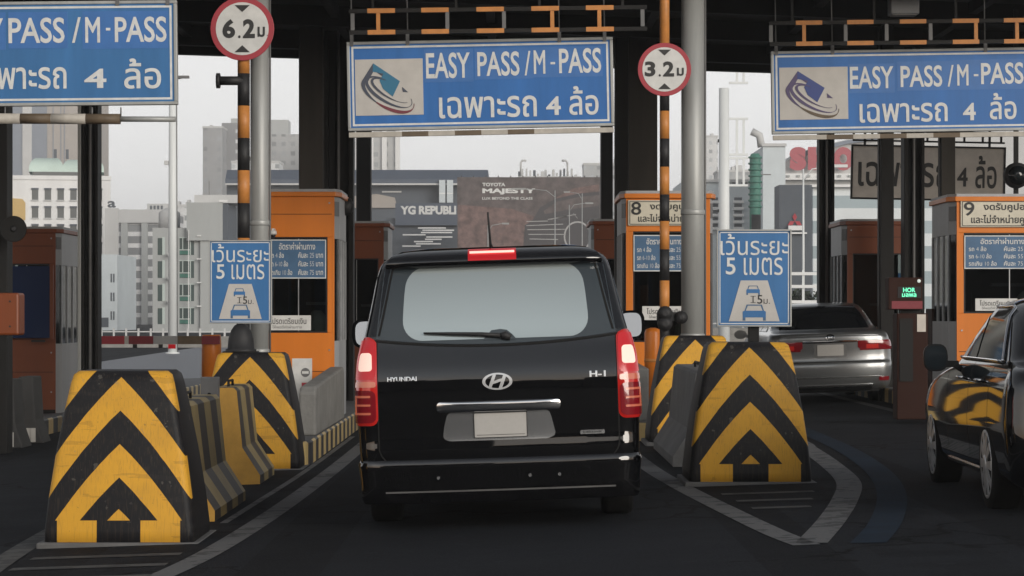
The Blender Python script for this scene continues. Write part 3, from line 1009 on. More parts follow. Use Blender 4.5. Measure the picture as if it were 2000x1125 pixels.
for dz in (0, -.12):
    b.lathe([(.03, -.16), (.085, -.12), (.085, -.02), (.05, .0)], (.0, 0, PZ(612, d) - g + dz), 'y', 18)
b.box(-.09, .17, -.03, .03, PZ(618, d) - g - .05, PZ(618, d) - g + .05)
b.lathe([(.02, -.10), (.075, -.06), (.075, .03)], (.19, 0, PZ(620, d) - g), 'y', 18)
build('lamp_bracket', b, t)

def grey_pole(label, x, y, r, z1):
    g = gz(x) + .2
    t = thing('grey_pole', label, 'pole', (x, y, g), 0, 0, 'grey steel poles beside the striped poles')
    b = MB(M['pole_grey'])
    b.tube([(0, 0, 0), (0, 0, z1 - g)], r, 28)
    build('pole', b, t)
    for z in (.9, 2.35):
        build('collar', MB(M['pole_grey']).lathe([(r + .004, 0), (r + .008, .01), (r + .008, .05), (r + .004, .06)], (0, 0, z), 'z', 28), t)
    build('conduit', MB(M['steel_grey']).tube([(r + .012, .01, 0), (r + .012, .01, z1 - g)], .012, 8), t)
grey_pole('grey steel pole behind the left distance sign', PX(507, 12.7), 12.7, 18 * 12.7 / F, 5.7)
grey_pole('thicker grey steel pole behind the right crash blocks', PX(1353, 13.2), 13.2, 22.5 * 13.2 / F, 5.7)

# blue keep-your-distance signs
def distance_sign(label, pxl, pxr, pyt, pyb, d, base, lean=0.0):
    x0, x1, z0, z1 = PX(pxl, d), PX(pxr, d), PZ(pyb, d), PZ(pyt, d)
    w, h = x1 - x0, z1 - z0
    t = thing('distance_sign', label, 'road sign', ((x0 + x1) / 2, d, base), 0, lean, 'blue keep your distance signs')
    zz = z0 - base
    X0 = -w / 2
    build('panel', MB(M['sign_blue2']).box(X0 + .012, -X0 - .012, 0, .012, zz + .012, zz + h - .012), t)
    b = MB(M['pole_grey'])
    b.box(X0, -X0, -.012, .03, zz, zz + .014).box(X0, -X0, -.012, .03, zz + h - .014, zz + h)
    b.box(X0, X0 + .014, -.012, .03, zz + .014, zz + h - .014).box(-X0 - .014, -X0, -.012, .03, zz + .014, zz + h - .014)
    build('frame', b, t, .003)
    b = MB(M['letter_white'])
    m = .022
    b.box(X0 + m, -X0 - m, -.002, 0, zz + m, zz + m + .008).box(X0 + m, -X0 - m, -.002, 0, zz + h - m - .008, zz + h - m)
    b.box(X0 + m, X0 + m + .008, -.002, 0, zz + m, zz + h - m).box(-X0 - m - .008, -X0 - m, -.002, 0, zz + m, zz + h - m)
    b.text('เว้นระยะ', X0 + .05 * w, X0 + .95 * w, zz + .735 * h, zz + .955 * h, -.004, .001)
    b.text('5', X0 + .12 * w, X0 + .25 * w, zz + .535 * h, zz + .71 * h, -.004, .012)
    b.text('เมตร', X0 + .36 * w, X0 + .88 * w, zz + .53 * h, zz + .71 * h, -.004, .001)
    build('lettering', b, t, fix=False)
    P = lambda u, v: (X0 + u * w, zz + v * h)
    b = MB(M['sign_grey'])
    b.poly([P(.16, .055), P(.84, .055), P(.68, .475), P(.32, .475)], -.004)
    build('road_symbol', b, t, fix=False)
    def car(b, cx, cz, s_):
        q = lambda u, v: P(cx + u * s_, cz + v * s_ * .75)
        b.use(M['sign_blue2']).poly([q(-.5, .0), q(.5, .0), q(.5, .26), q(.42, .30), q(-.42, .30), q(-.5, .26)], -.006)
        b.use(M['fare_blue'])
        b.poly([q(-.42, .30), q(-.36, .30), q(-.27, .54), q(-.33, .57)], -.0062).poly([q(.36, .30), q(.42, .30), q(.33, .57), q(.27, .54)], -.0062)
        b.poly([q(-.33, .57), q(-.27, .52), q(.27, .52), q(.33, .57)], -.0063)
        b.poly([q(-.5, .0), q(-.5, -.14), q(-.38, -.14), q(-.38, .0)], -.006).poly([q(.38, .0), q(.38, -.14), q(.5, -.14), q(.5, .0)], -.006)
    b = MB(M['sign_blue2'])
    car(b, .50, .095, .31)
    car(b, .485, .345, .18)
    b.use(M['letter_black'])
    b.poly([P(.478, .245), P(.492, .245), P(.492, .315), P(.478, .315)], -.006)
    b.poly([P(.45, .31), P(.52, .31), P(.52, .316), P(.45, .316)], -.0061).poly([P(.45, .244), P(.52, .244), P(.52, .25), P(.45, .25)], -.0061)
    b.text('5', P(.54, 0)[0], P(.61, 0)[0], P(0, .235)[1], P(0, .325)[1], -.006, .01)
    b.text('ม.', P(.625, 0)[0], P(.71, 0)[0], P(0, .235)[1], P(0, .285)[1], -.006, .0)
    build('pictogram', b, t, fix=False)
    b = MB(M['steel_dark'])
    b.box(-.045, .045, .03, .09, 0, zz + h * .8)
    build('post', b, t, .005)
    return t

# ================================================================== CRASH BLOCKS AND BARRIERS
def crash_block(label, x, y, top=1.16):
    t = thing('crash_block', label, 'crash block', (x, y, gz(x)), 0, 0, 'yellow and black chevron crash blocks')
    b = MB(M['chevron'])
    prof = [(0, .50, .0, .95), (.10, .50, .0, .95), (.3, .478, .012, .93), (.6, .435, .045, .88), (.9, .382, .085, .82), (1.08, .345, .115, .78), (1.135, .330, .135, .76), (1.16, .300, .175, .72)]
    rings = []
    for z, hw, y0, y1 in prof:
        r = .05 if z < 1.13 else .06
        ring = []
        for cx, cy, a0 in ((hw - r, y1 - r, 0), (-hw + r, y1 - r, 90), (-hw + r, y0 + r, 180), (hw - r, y0 + r, 270)):
            for k in range(5):
                a = R(a0 + k * 22.5)
                ring.append((cx + r * math.cos(a), cy + r * math.sin(a), z * top / 1.16))
        rings.append(ring)
    b.loft(rings, True, True)
    o = build('block', b, t)
    b2 = MB(M['concrete_dark'])
    b2.box(-.54, .54, -.05, 1.0, -.06, .022)
    build('footing', b2, t, .01)
    return t
crash_block('chevron crash block nearest the camera at bottom left', -2.62, 7.5)
crash_block('chevron crash block with a black cap under the left distance sign', -2.59, 11.08)
crash_block('chevron crash block in front of the right distance sign', 1.95, 9.2)
crash_block('chevron crash block half hidden behind the right front block', 1.97, 12.05)
distance_sign('blue keep distance sign standing above the left crash block with a black cap', 408, 531, 469, 632, 11.9, gz(-2.6) + .6)
distance_sign('blue keep distance sign standing above the right front crash block', 1400, 1546, 448, 638, 9.4, 1.16 + gz(2.0))

t = thing('rubber_cap', 'black domed rubber cap on top of the left rear crash block', 'rubber cap', (PX(471, 11.28), 11.27, 1.16 + gz(-2.6)))
b = MB(M['black'])
b.lathe([(.155, 0), (.155, .03), (.135, .04), (.125, .14), (.10, .22), (.065, .27), (.02, .29)], (0, 0, 0), 'z', 24)
build('dome', b, t)
build('base_plate', MB(M['steel_dark']).box(-.17, .17, -.13, .13, -.005, .012), t)

def jersey(label, x, y0, y1, group='striped jersey barriers on the left island', m='jersey', endm='jersey_end', h=.88):
    t = thing('jersey_barrier', label, 'jersey barrier', (x, y0, gz(x)), 0, 0, group)
    sec = [(-.33, 0), (.33, 0), (.33, .09), (.17, .34), (.12, h - .03), (.09, h), (-.09, h), (-.12, h - .03), (-.17, .34), (-.33, .09)]
    b = MB(M[m])
    n = len(sec)
    L = (y1 - y0) * K
    b.add([(p[0], 0, p[1]) for p in sec] + [(p[0], L, p[1]) for p in sec], [(i, (i + 1) % n, n + (i + 1) % n, n + i) for i in range(n)])
    b.use(M[endm]).add([(p[0], 0, p[1]) for p in sec], [tuple(range(n))]).add([(p[0], L, p[1]) for p in sec], [tuple(range(n))])
    import bmesh
    build('barrier_body', b, t, .012)
    lug = MB(M['steel_dark'])
    lug.tube([(0, L * .3, h - .01), (0, L * .3, h + .05), (0, L * .55, h + .05), (0, L * .55, h - .01)], .012, 8)
    build('lifting_loop', lug, t)
    return t
jersey('striped jersey barrier directly behind the nearest left crash block', -2.52, 8.3, 9.25)
jersey('striped jersey barrier with yellow end between grey post and left rear block', -2.6, 10.15, 10.75)
jersey('plain dark jersey barrier between the two right crash blocks', 1.80, 10.3, 11.7, 'plain jersey barriers on the right island', 'concrete_dark', 'concrete_dark')

t = thing('steel_post', 'grey square steel post between the left crash blocks', 'post', (PX(412, 9.75), 9.7, gz(-2.6)))
build('post', MB(M['steel_grey']).box(-.078, .078, 0, .1, 0, 1.0), t, .006)
build('base_plate', MB(M['steel_grey']).box(-.12, .12, -.05, .15, 0, .014), t)
build('bolt_head', MB(M['steel_dark']).lathe([(.018, 0), (.018, .02)], (.0, -.02, .85), 'y', 6), t)

# concrete wall pieces on the left island edge
b = MB(M['concrete'])
b.prism([(11.9 * K, .0), (13.9 * K, .0), (13.9 * K, .58), (13.85 * K, .64), (11.95 * K, .52), (11.9 * K, .46)], 'x', -.09, .09)
tag(build('concrete_wall', b, None, .025, (-2.16, 0, gz(-2.1) + .24)), 'grey concrete parapet on the striped kerb before the orange booth', 'concrete wall')
b = MB(M['concrete'])
b.prism([(12.75 * K, .0), (13.8 * K, .0), (13.8 * K, .62), (12.75 * K, .60)], 'x', -.09, .09)
tag(build('concrete_wall', b, None, .02, (1.46, 0, gz(1.4) + .20)), 'grey concrete parapet between the van and the right rear crash block', 'concrete wall')

for i, (px0, px1, d, lab) in enumerate(((-40, 30, 14.0, 'dark concrete barrier at the left frame edge below the orange box'), (31, 69, 14.5, 'dark concrete barrier end on the far left island'))):
    x = (PX(px0, d) + PX(px1, d)) / 2
    t = thing('concrete_barrier', lab, 'concrete barrier', (x, d, gz(x)), 0, 0, 'dark concrete barriers on the far left island')
    w = (PX(px1, d) - PX(px0, d)) / 2
    b = MB(M['concrete_charcoal'])
    b.prism([(-w - .1, 0), (w + .1, 0), (w, .3), (w - .03, .86), (-w + .03, .86), (-w, .3)], 'y', 0, .6)
    build('barrier_body', b, t, .02)
    for k in range(4):
        u = -w + (k + .5) * 2 * w / 4
        build('kerb_stripe', MB(M['sign_grey']).box(u - .035, u + .035, -.012, .0, .02, .2), t)

t = thing('notice_board', 'white notice with a red emblem leaning against the orange booth', 'notice', (PX(590, 13.6), 13.6, gz(-2.6) + .24))
hh = PZ(700, 13.6) - (gz(-2.6) + .24)
build('board', MB(M['sign_white']).box(-.12, .12, 0, .012, 0, hh), t)
b = MB(M['sign_red'])
b.box(-.005, .085, -.003, 0, hh * .20, hh * .62)
b.use(M['steel_grey']).lathe([(.055, -.004), (.055, 0)], (.04, 0, hh * .78), 'y', 16, False)
b.use(M['sign_white']).box(.0, .08, -.006, -.003, hh * .76, hh * .80)
build('emblem', b, t, fix=False)

# ================================================================== BOOTHS
def booth(label, x, y, fh, th, depth, h, wallm, opts):
    """toll booth: x centre, y front, fh half width of the front, th total half width"""
    base = gz(x) + opts.get('base', .2)
    t = thing('toll_booth', label, 'toll booth', (x, y, base), 0, 0, 'orange toll booths')
    ch = opts.get('ch', .22)
    H = h - base
    zw0, zw1 = opts['win'][0] - base, opts['win'][1] - base
    wm = M[wallm]
    wx = fh - .075
    # front wall with window opening
    b = MB(wm)
    b.box(-fh, fh, 0, .05, 0, zw0)
    b.box(-fh, fh, 0, .05, zw1, H - .06)
    b.box(-fh, -wx, 0, .05, zw0, zw1).box(wx, fh, 0, .05, zw0, zw1)
    # back wall
    build('wall', b, t, .006)
    build('back_wall', MB(wm).box(-fh, fh, depth - .05, depth, 0, H - .06), t)
    b = MB(M['booth_glass'])
    b.box(-wx, wx, .022, .03, zw0, zw1)
    gl = build('window', b, t)
    b = MB(M['black_gloss'])
    b.box(-wx, -wx + .02, .005, .022, zw0, zw1).box(wx - .02, wx, .005, .022, zw0, zw1).box(-wx + .02, wx - .02, .005, .022, zw1 - .02, zw1).box(-wx + .02, wx - .02, .005, .022, zw0, zw0 + .02)
    b.use(M['aluminium']).box(.0, .012, .012, .022, zw0 + .02, zw1 - .02)
    build('window_frame', b, gl)
    for zq in (zw0 * .55, zw1 + (H - zw1) * .5) if 'lane' not in opts else (zw0 * .55,):
        build('panel_seam', MB(M['steel_dark']).box(-fh + .02, fh - .02, -.003, .004, zq, zq + .007), t)
    for xq in (-fh + .05, fh - .05):
        for zq in (zw0 * .3, zw0 * .8, H - .14):
            build('bolt', MB(M['aluminium']).lathe([(.012, -.008), (.012, .0)], (xq, 0, zq), 'y', 8), t)
    # lower skirt
    build('skirt', MB(M['steel_dark']).box(-fh - .01, fh + .01, -.006, .04, 0, .09), t)
    # chamfers and side walls: grey panels with windows
    for s_ in (-1, 1):
        def wallrun(p0, p1, tag_):
            p0, p1 = Vector((p0[0] * s_, p0[1], 0)), Vector((p1[0] * s_, p1[1], 0))
            dv = (p1 - p0)
            nn = Vector((dv.y, -dv.x, 0)).normalized() * .03 * s_
            def slab(b, u0, u1, z0, z1, off0, off1):
                q = [p0 + dv * u0 + nn * off0, p0 + dv * u1 + nn * off0, p0 + dv * u1 + nn * off1, p0 + dv * u0 + nn * off1]
                b.add([(a.x, a.y, z) for z in (z0, z1) for a in q], [(0, 1, 2, 3), (7, 6, 5, 4), (0, 4, 5, 1), (1, 5, 6, 2), (2, 6, 7, 3), (3, 7, 4, 0)])
            b = MB(M['panel_grey'])
            slab(b, 0, 1, 0, zw0 - .1, -1, 0)
            build('side_panel', b, t, .004)
            b = MB(M['panel_grey'])
            slab(b, 0, 1, zw1 - .02, H - .06, -1, 0)
            build('upper_panel', b, t, .004)
            b = MB(M['booth_glass'])
            slab(b, 0.02, .98, zw0 - .1, zw1 - .02, -.6, -.4)
            g2 = build('side_window', b, t)
            b = MB(M['aluminium'])
            nb = 1 if tag_ == 'c' else 3
            for k in range(nb + 1):
                u = k / nb
                wd = .02 / dv.length
                slab(b, max(0, u - wd), min(1, u + wd), zw0 - .1, zw1 - .02, -1, .15)
            build('side_frame', b, g2)
            if tag_ == 'c':
                b = MB(M['steel_grey'])
                slab(b, .15, .85, H - .30, H - .12, 0, .3)
                build('junction_box', b, t)
        wallrun((fh, .0), (th, ch), 'c')
        wallrun((th, ch), (th, depth), 's')
        b = MB(wm)
        b.box(min(s_ * fh, s_ * (fh + .0)) - .012, max(s_ * fh, s_ * fh) + .012, -.004, .03, 0, H - .06)
        build('corner_post', b, t)
    # roof
    b = MB(wm)
    o = .035
    plan = [(-fh - o, -o), (fh + o, -o), (th + o, ch - o), (th + o, depth + o), (-th - o, depth + o), (-th - o, ch - o)]
    b.prism(plan, 'z', H - .06, H)
    rf = build('roof', b, t, .008)
    b = MB(M['panel_grey'])
    plan2 = [(p[0] * .97, p[1] * .97 + .03) for p in plan]
    b.prism(plan2, 'z', H + .001, H + .035)
    build('roof_cap', b, rf)
    if 'fare' in opts:
        fx0, fx1, fz0, fz1 = opts['fare']
        fz0 -= base
        fz1 -= base
        bd = build('fare_board', MB(M['fare_blue']).box(fx0, fx1, -.012, .003, fz0, fz1), t)
        fb = MB(M['letter_white'])
        e = .012
        fb.box(fx0, fx1, -.015, -.0125, fz0, fz0 + e).box(fx0, fx1, -.015, -.0125, fz1 - e, fz1)
        fb.box(fx0, fx0 + e, -.015, -.0125, fz0 + e, fz1 - e).box(fx1 - e, fx1, -.015, -.0125, fz0 + e, fz1 - e)
        build('border', fb, bd)
        lt = MB(M['letter_white'])
        W, Hh = fx1 - fx0, fz1 - fz0
        q = lambda a, c, z0, z1: (fx0 + a * W, fx0 + c * W, fz0 + z0 * Hh, fz0 + z1 * Hh, -.016)
        lt.text('อัตราค่าผ่านทาง', *q(.22, .82, .74, .93), .012)
        for k, (l, r_) in enumerate((('รถ 4 ล้อ', 'คันละ 25 บาท'), ('รถ 6-10 ล้อ', 'คันละ 55 บาท'), ('รถเกิน 10 ล้อ', 'คันละ 75 บาท'))):
            z0 = .53 - k * .22
            lt.text(l, *q(.06, .30 + .07 * k, z0, z0 + .15), .012)
            lt.text(r_, *q(.54, .95, z0, z0 + .15), .012)
        build('lettering', lt, bd, fix=False)
    if 'lane' in opts:
        num, lx0, lx1, lz0, lz1 = opts['lane']
        lz0 -= base
        lz1 -= base
        bd = build('lane_board', MB(M['cream']).box(lx0, lx1, -.03, -.004, lz0, lz1), t, .01)
        W, Hh = lx1 - lx0, lz1 - lz0
        lt = MB(M['letter_black'])
        q = lambda a, c, z0, z1: (lx0 + a * W, lx0 + c * W, lz0 + z0 * Hh, lz0 + z1 * Hh, -.034)
        lt.text(num, *q(.04, .17, .42, .93), .012)
        lt.text('งดรับคูปอง', *q(.28, .86, .55, .90), .02)
        lt.text('และไม่จำหน่ายคูปอง', *q(.13, .97, .06, .46), .018)
        e = .008
        lt.box(lx0 + .02, lx1 - .02, -.033, -.031, lz0 + .015, lz0 + .015 + e).box(lx0 + .02, lx1 - .02, -.033, -.031, lz1 - .015 - e, lz1 - .015)
        lt.box(lx0 + .02, lx0 + .02 + e, -.033, -.031, lz0 + .023, lz1 - .023).box(lx1 - .02 - e, lx1 - .02, -.033, -.031, lz0 + .023, lz1 - .023)
        build('lettering', lt, bd, fix=False)
    if 'note' in opts:
        nx0, nx1, nz0, nz1 = opts['note']
        nz0 -= base
        nz1 -= base
        bd = build('paper_notice', MB(M['sign_white']).box(nx0, nx1, -.004, .02, nz0, nz1), t)
        lt = MB(M['letter_black'])
        W, Hh = nx1 - nx0, nz1 - nz0
        lt.text('โปรดเตรียมเงิน', nx0 + .1 * W, nx0 + .9 * W, nz0 + .42 * Hh, nz0 + .86 * Hh, -.006, .01)
        lt.text('ให้พอดีค่าผ่านทาง', nx0 + .15 * W, nx0 + .8 * W, nz0 + .12 * Hh, nz0 + .34 * Hh, -.006, 0)
        build('lettering', lt, bd, fix=False)
    build('floor', MB(M['interior']).box(-fh, fh, .06, depth - .06, .02, .10), t)
    build('counter', MB(M['interior']).box(-fh + .06, fh - .06, .08, .40, zw0 - .10, zw0 - .06), t)
    build('inner_lining', MB(M['interior']).box(-fh + .02, fh - .02, depth - .09, depth - .055, .1, H - .1), t)
    mo = build('monitor', MB(M['black_gloss']).box(-wx * .75, -wx * .2, .22, .26, zw0 + .02, zw0 + .26), t)
    build('monitor_stand', MB(M['black_gloss']).box(-wx * .52, -wx * .42, .22, .26, zw0 - .06, zw0 + .02), mo)
    build('receipt_printer', MB(M['sign_grey']).box(wx * .15, wx * .5, .16, .34, zw0 - .06, zw0 + .07), t, .01)
    build('document_shelf', MB(M['panel_grey']).box(wx * .0, wx * .9, depth - .25, depth - .10, zw0 + .35, zw0 + .39), t)
    if opts.get('seat') or 'lane' in opts:
        b = MB(M['sign_back'])
        b.lathe([(.13, 0), (.14, .1), (.12, .25), (.05, .33)], (wx * .55, .5, zw0 - .05), 'z', 18)
        b.box(wx * .55 - .02, wx * .55 + .02, .48, .52, .1, zw0 - .05)
        build('chair', b, t)
    return t

# centre-left booth
d = 14.0
booth('bright orange toll booth behind the left distance sign', -2.66, d, .44, .50, 1.5, 2.98, 'orange',
      dict(win=(PZ(650, d), PZ(463, d)), fare=(-.40, .35, PZ(544, d), PZ(468, d)), note=(-.40, .16, PZ(645, d), PZ(616, d)), base=.24, seat=True))
booth('orange toll booth with number 8 board right of the van', 1.94, d, .51, .57, 1.6, PZ(378, d), 'orange',
      dict(win=(PZ(668, d), PZ(452, d)), fare=(-.43, .30, PZ(530, d), PZ(459, d)), lane=('8', -.50, .47, PZ(441, d), PZ(391, d)), note=(-.32, .22, PZ(625, d), PZ(598, d))))
booth('orange toll booth with number 9 board behind the black sedan', 6.18, d, .64, .73, 1.4, PZ(384, d), 'orange',
      dict(win=(PZ(612, d), PZ(455, d)), fare=(-.56, .35, PZ(525, d), PZ(460, d)), lane=('9', -.61, .40, PZ(444, d), PZ(391, d)), note=(-.42, .10, PZ(607, d), PZ(583, d)), ch=.18))
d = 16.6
booth('dark orange toll booth with blue door glass at far left', -7.16, d, .42, .50, 1.6, PZ(447, d), 'orange_dark',
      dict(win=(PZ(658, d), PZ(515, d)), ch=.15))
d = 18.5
booth('dark orange booth behind the bright orange booth left of the van', -2.56, d, .44, .52, 1.6, PZ(436, d), 'orange_dark',
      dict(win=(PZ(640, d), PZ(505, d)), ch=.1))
booth('dark orange booth behind the van and the number 8 booth', 1.82, d, .46, .52, 1.6, PZ(432, d), 'orange_dark',
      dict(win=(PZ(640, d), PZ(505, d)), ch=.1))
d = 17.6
booth('dark orange booth behind the columns over the silver car', 5.75, d, .50, .58, 1.5, PZ(432, d), 'orange_dark',
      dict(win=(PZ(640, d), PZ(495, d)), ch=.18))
# blue door of the far-left booth
d = 16.55
t = thing('metal_door', 'blue glazed door on the dark orange booth at far left', 'door', (PX(55, d), d, gz(-7) + .22))
build('door_glass', MB(M['glass_blue']).box(-.28, .32, 0, .03, PZ(660, d) - gz(-7) - .22, PZ(520, d) - gz(-7) - .22), t)
build('handle', MB(M['black']).box(.05, .25, -.03, 0, PZ(668, d) - gz(-7) - .22, PZ(664, d) - gz(-7) - .22), t)
b = MB(M['orange_dark'])
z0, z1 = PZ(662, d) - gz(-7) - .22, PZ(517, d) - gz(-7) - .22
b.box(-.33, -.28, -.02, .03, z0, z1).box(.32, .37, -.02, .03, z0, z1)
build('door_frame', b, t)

# ------------------------------------------------------------------ small equipment
d = 12.6
t = thing('equipment_box', 'orange metal equipment box at the left frame edge', 'equipment box', (PX(2, d), d, PZ(655, d)))
b = MB(M['orange_dark'])
b.box(-.35, .20, 0, .35, 0, 83 * d / F)
build('case', b, t, .025)
for z in (.10, .38):
    build('screw', MB(M['black']).lathe([(.012, -.006), (.012, 0)], (.10, 0, z), 'y', 10), t)
build('stand', MB(M['steel_dark']).box(-.2, -.1, .1, .2, gz(-5.7) - PZ(655, d), -.001), t)

d = 13.2
t = thing('horn_speaker', 'round grey horn loudspeaker on the left edge column', 'loudspeaker', (PX(26, d), d, PZ(447, d)))
b = MB(M['steel_dark'])
b.lathe([(.150, 0), (.155, .02), (.12, .08), (.06, .17), (.05, .28)], (0, 0, 0), 'y', 28)
build('horn', b, t)
build('driver', MB(M['black']).lathe([(.02, -.02), (.04, .0), (.04, .05)], (0, -.002, 0), 'y', 16), t)
build('bracket', MB(M['steel_dark']).bar((0, .2, 0), (-.17, .2, .0), .04), t)

d = 14.6
t = thing('signal_lamp', 'round black signal lamp on the roof edge of the left orange booth', 'signal lamp', (PX(676, d), d, PZ(404, d)))
build('lamp_body', MB(M['black']).lathe([(.03, -.1), (.11, -.06), (.115, .0), (.11, .06), (.04, .1)], (0, 0, 0), 'x', 22), t)
build('bracket', MB(M['steel_dark']).bar((0, .0, 0), (-.06, .1, .0), .03), t)
d = 15.2
t = thing('signal_lamp', 'round black signal lamp hanging at the right frame edge', 'signal lamp', (PX(1985, d), d, PZ(343, d)))
build('lamp_body', MB(M['black']).lathe([(.10, -.12), (.17, -.1), (.175, .02), (.12, .08)], (0, 0, 0), 'y', 24), t)
build('lens', MB(M['glass_dark']).lathe([(.13, -.125), (.02, -.132)], (0, 0, 0), 'y', 24), t)
b = MB(M['steel_dark'])
b.box(-.03, .03, .0, .05, -.65, 2.25)
build('bracket', b, t)

d = 13.9
t = thing('security_camera', 'small white dome camera beside the top of the left distance sign', 'security camera', (PX(533, d), d, PZ(458, d)))
build('housing', MB(M['sign_white']).lathe([(.02, .05), (.045, .045), (.05, .0)], (0, 0, 0), 'z', 18), t)
build('dome', MB(M['black_gloss']).lathe([(.038, -.001), (.034, -.02), (.02, -.036), (.002, -.041)], (0, 0, 0), 'z', 18), t)
build('bracket', MB(M['sign_white']).box(-.015, .015, .0, .2, .05, .075), t)

d = 13.6
t = thing('bollard', 'orange rounded bollard beside the right mirror of the van', 'bollard', (PX(1275, d), d, gz(1.7) + .2))
hb = PZ(640, d) - gz(1.7) - .2
build('post', MB(M['orange']).lathe([(.10, 0), (.10, hb - .06), (.085, hb - .02), (.03, hb)], (0, 0, 0), 'z', 22), t)
build('band', MB(M['frame_orange']).lathe([(.104, hb * .6), (.104, hb * .64)], (0, 0, 0), 'z', 22), t)

d = 17.2
xb = PX(413, d)
t = thing('boom_gate', 'red and white boom gate with orange post across the left lane', 'boom gate', (xb, d, gz(xb) + .2))
zb = PZ(664, d) - gz(xb) - .2
build('cabinet', MB(M['orange']).lathe([(.15, 0), (.15, zb + .0), (.14, zb + .08)], (0, 0, 0), 'z', 20), t)
b = MB(M['bar_red'])
edges = [432, 397, 350, 303, 255, 247, 200]
mats_ = [M['bar_red'], M['bar_brown'], M['panel_grey'], M['bar_red'], M['sign_grey'], M['sign_red']]
for i in range(6):
    b.use(mats_[i]).box(PX(edges[i + 1], d) - xb, PX(edges[i], d) - xb, -.20, -.15, zb - .062, zb + .062)
bm = build('boom', b, t)
build('reflector', MB(M['lens_glow']).box(PX(332, d) - xb, PX(346, d) - xb, -.205, -.16, zb - .13, zb - .064), bm)
for px in (263, 313):
    build('bracket', MB(M['black']).box(PX(px, d) - xb, PX(px + 8, d) - xb, -.2, -.16, zb - .12, zb - .064), bm)

d = 13.4
t = thing('toll_display', 'brown toll display with green lit digits on a brown cabinet beside the silver car', 'toll display', (PX(1770, d), d, gz(4.7) + .05))
g0 = gz(4.7) + .05
zz = lambda p: PZ(p, d) - g0
xx = lambda p: PX(p, d) - PX(1770, d)
build('cabinet', MB(M['shaded_brown_enamel']).box(xx(1752), xx(1812), 0, .35, 0, zz(612)), t, .01)
build('door', MB(M['steel_dark']).box(xx(1757), xx(1783), -.015, 0, zz(745), zz(622)), t)
build('control_panel', MB(M['sign_back']).box(xx(1791), xx(1808), -.012, 0, zz(648), zz(614)), t)
build('neck', MB(M['steel_dark']).box(xx(1760), xx(1800), .05, .2, zz(612), zz(605)), t)
bd = build('display_housing', MB(M['shaded_brown_enamel']).box(xx(1734), xx(1800), -.06, .2, zz(605), zz(542)), t, .01)
build('screen', MB(M['black_gloss']).box(xx(1752), xx(1797), -.066, -.061, zz(582), zz(560)), bd)
b = MB(M['led_green'])
b.text('HOR', xx(1762), xx(1786), zz(571), zz(562), -.07, .03)
b.text('มลพล', xx(1760), xx(1788), zz(580), zz(573), -.07, .03)
build('digits', b, bd, fix=False)
build('lower_sign', MB(M['bar_red']).box(xx(1740), xx(1800), -.066, -.061, zz(603), zz(588)), bd)
build('lamp', MB(M['lamp_lit']).lathe([(.01, -.02), (.022, 0), (.01, .02)], (xx(1793), -.07, zz(549)), 'y', 12), bd)

t = thing('brown_panel', 'dark brown cabinet wall left of the number 9 booth', 'cabinet', (PX(1835, 14.6), 14.6, gz(5.5) + .15))
build('case', MB(M['shaded_brown_enamel']).box(-.10, .10, 0, .5, 0, 1.2), t, .01)
build('shutter', MB(M['panel_grey']).box(-.06, .06, -.012, -.001, .5, 1.0), t)

d = 14.2
t = thing('ceiling_lamp', 'grey box floodlight under the canopy above the right lane sign', 'ceiling lamp', (PX(1768, d), d, PZ(27, d)))
build('housing', MB(M['panel_grey']).box(-.18, .18, 0, .3, 0, .22), t, .015)
build('glass', MB(M['sign_grey']).box(-.15, .15, .03, .27, -.008, -.001), t)
build('bracket', MB(M['steel_dark']).box(-.03, .03, .1, .16, .22, 5.5 - PZ(27, d)), t)

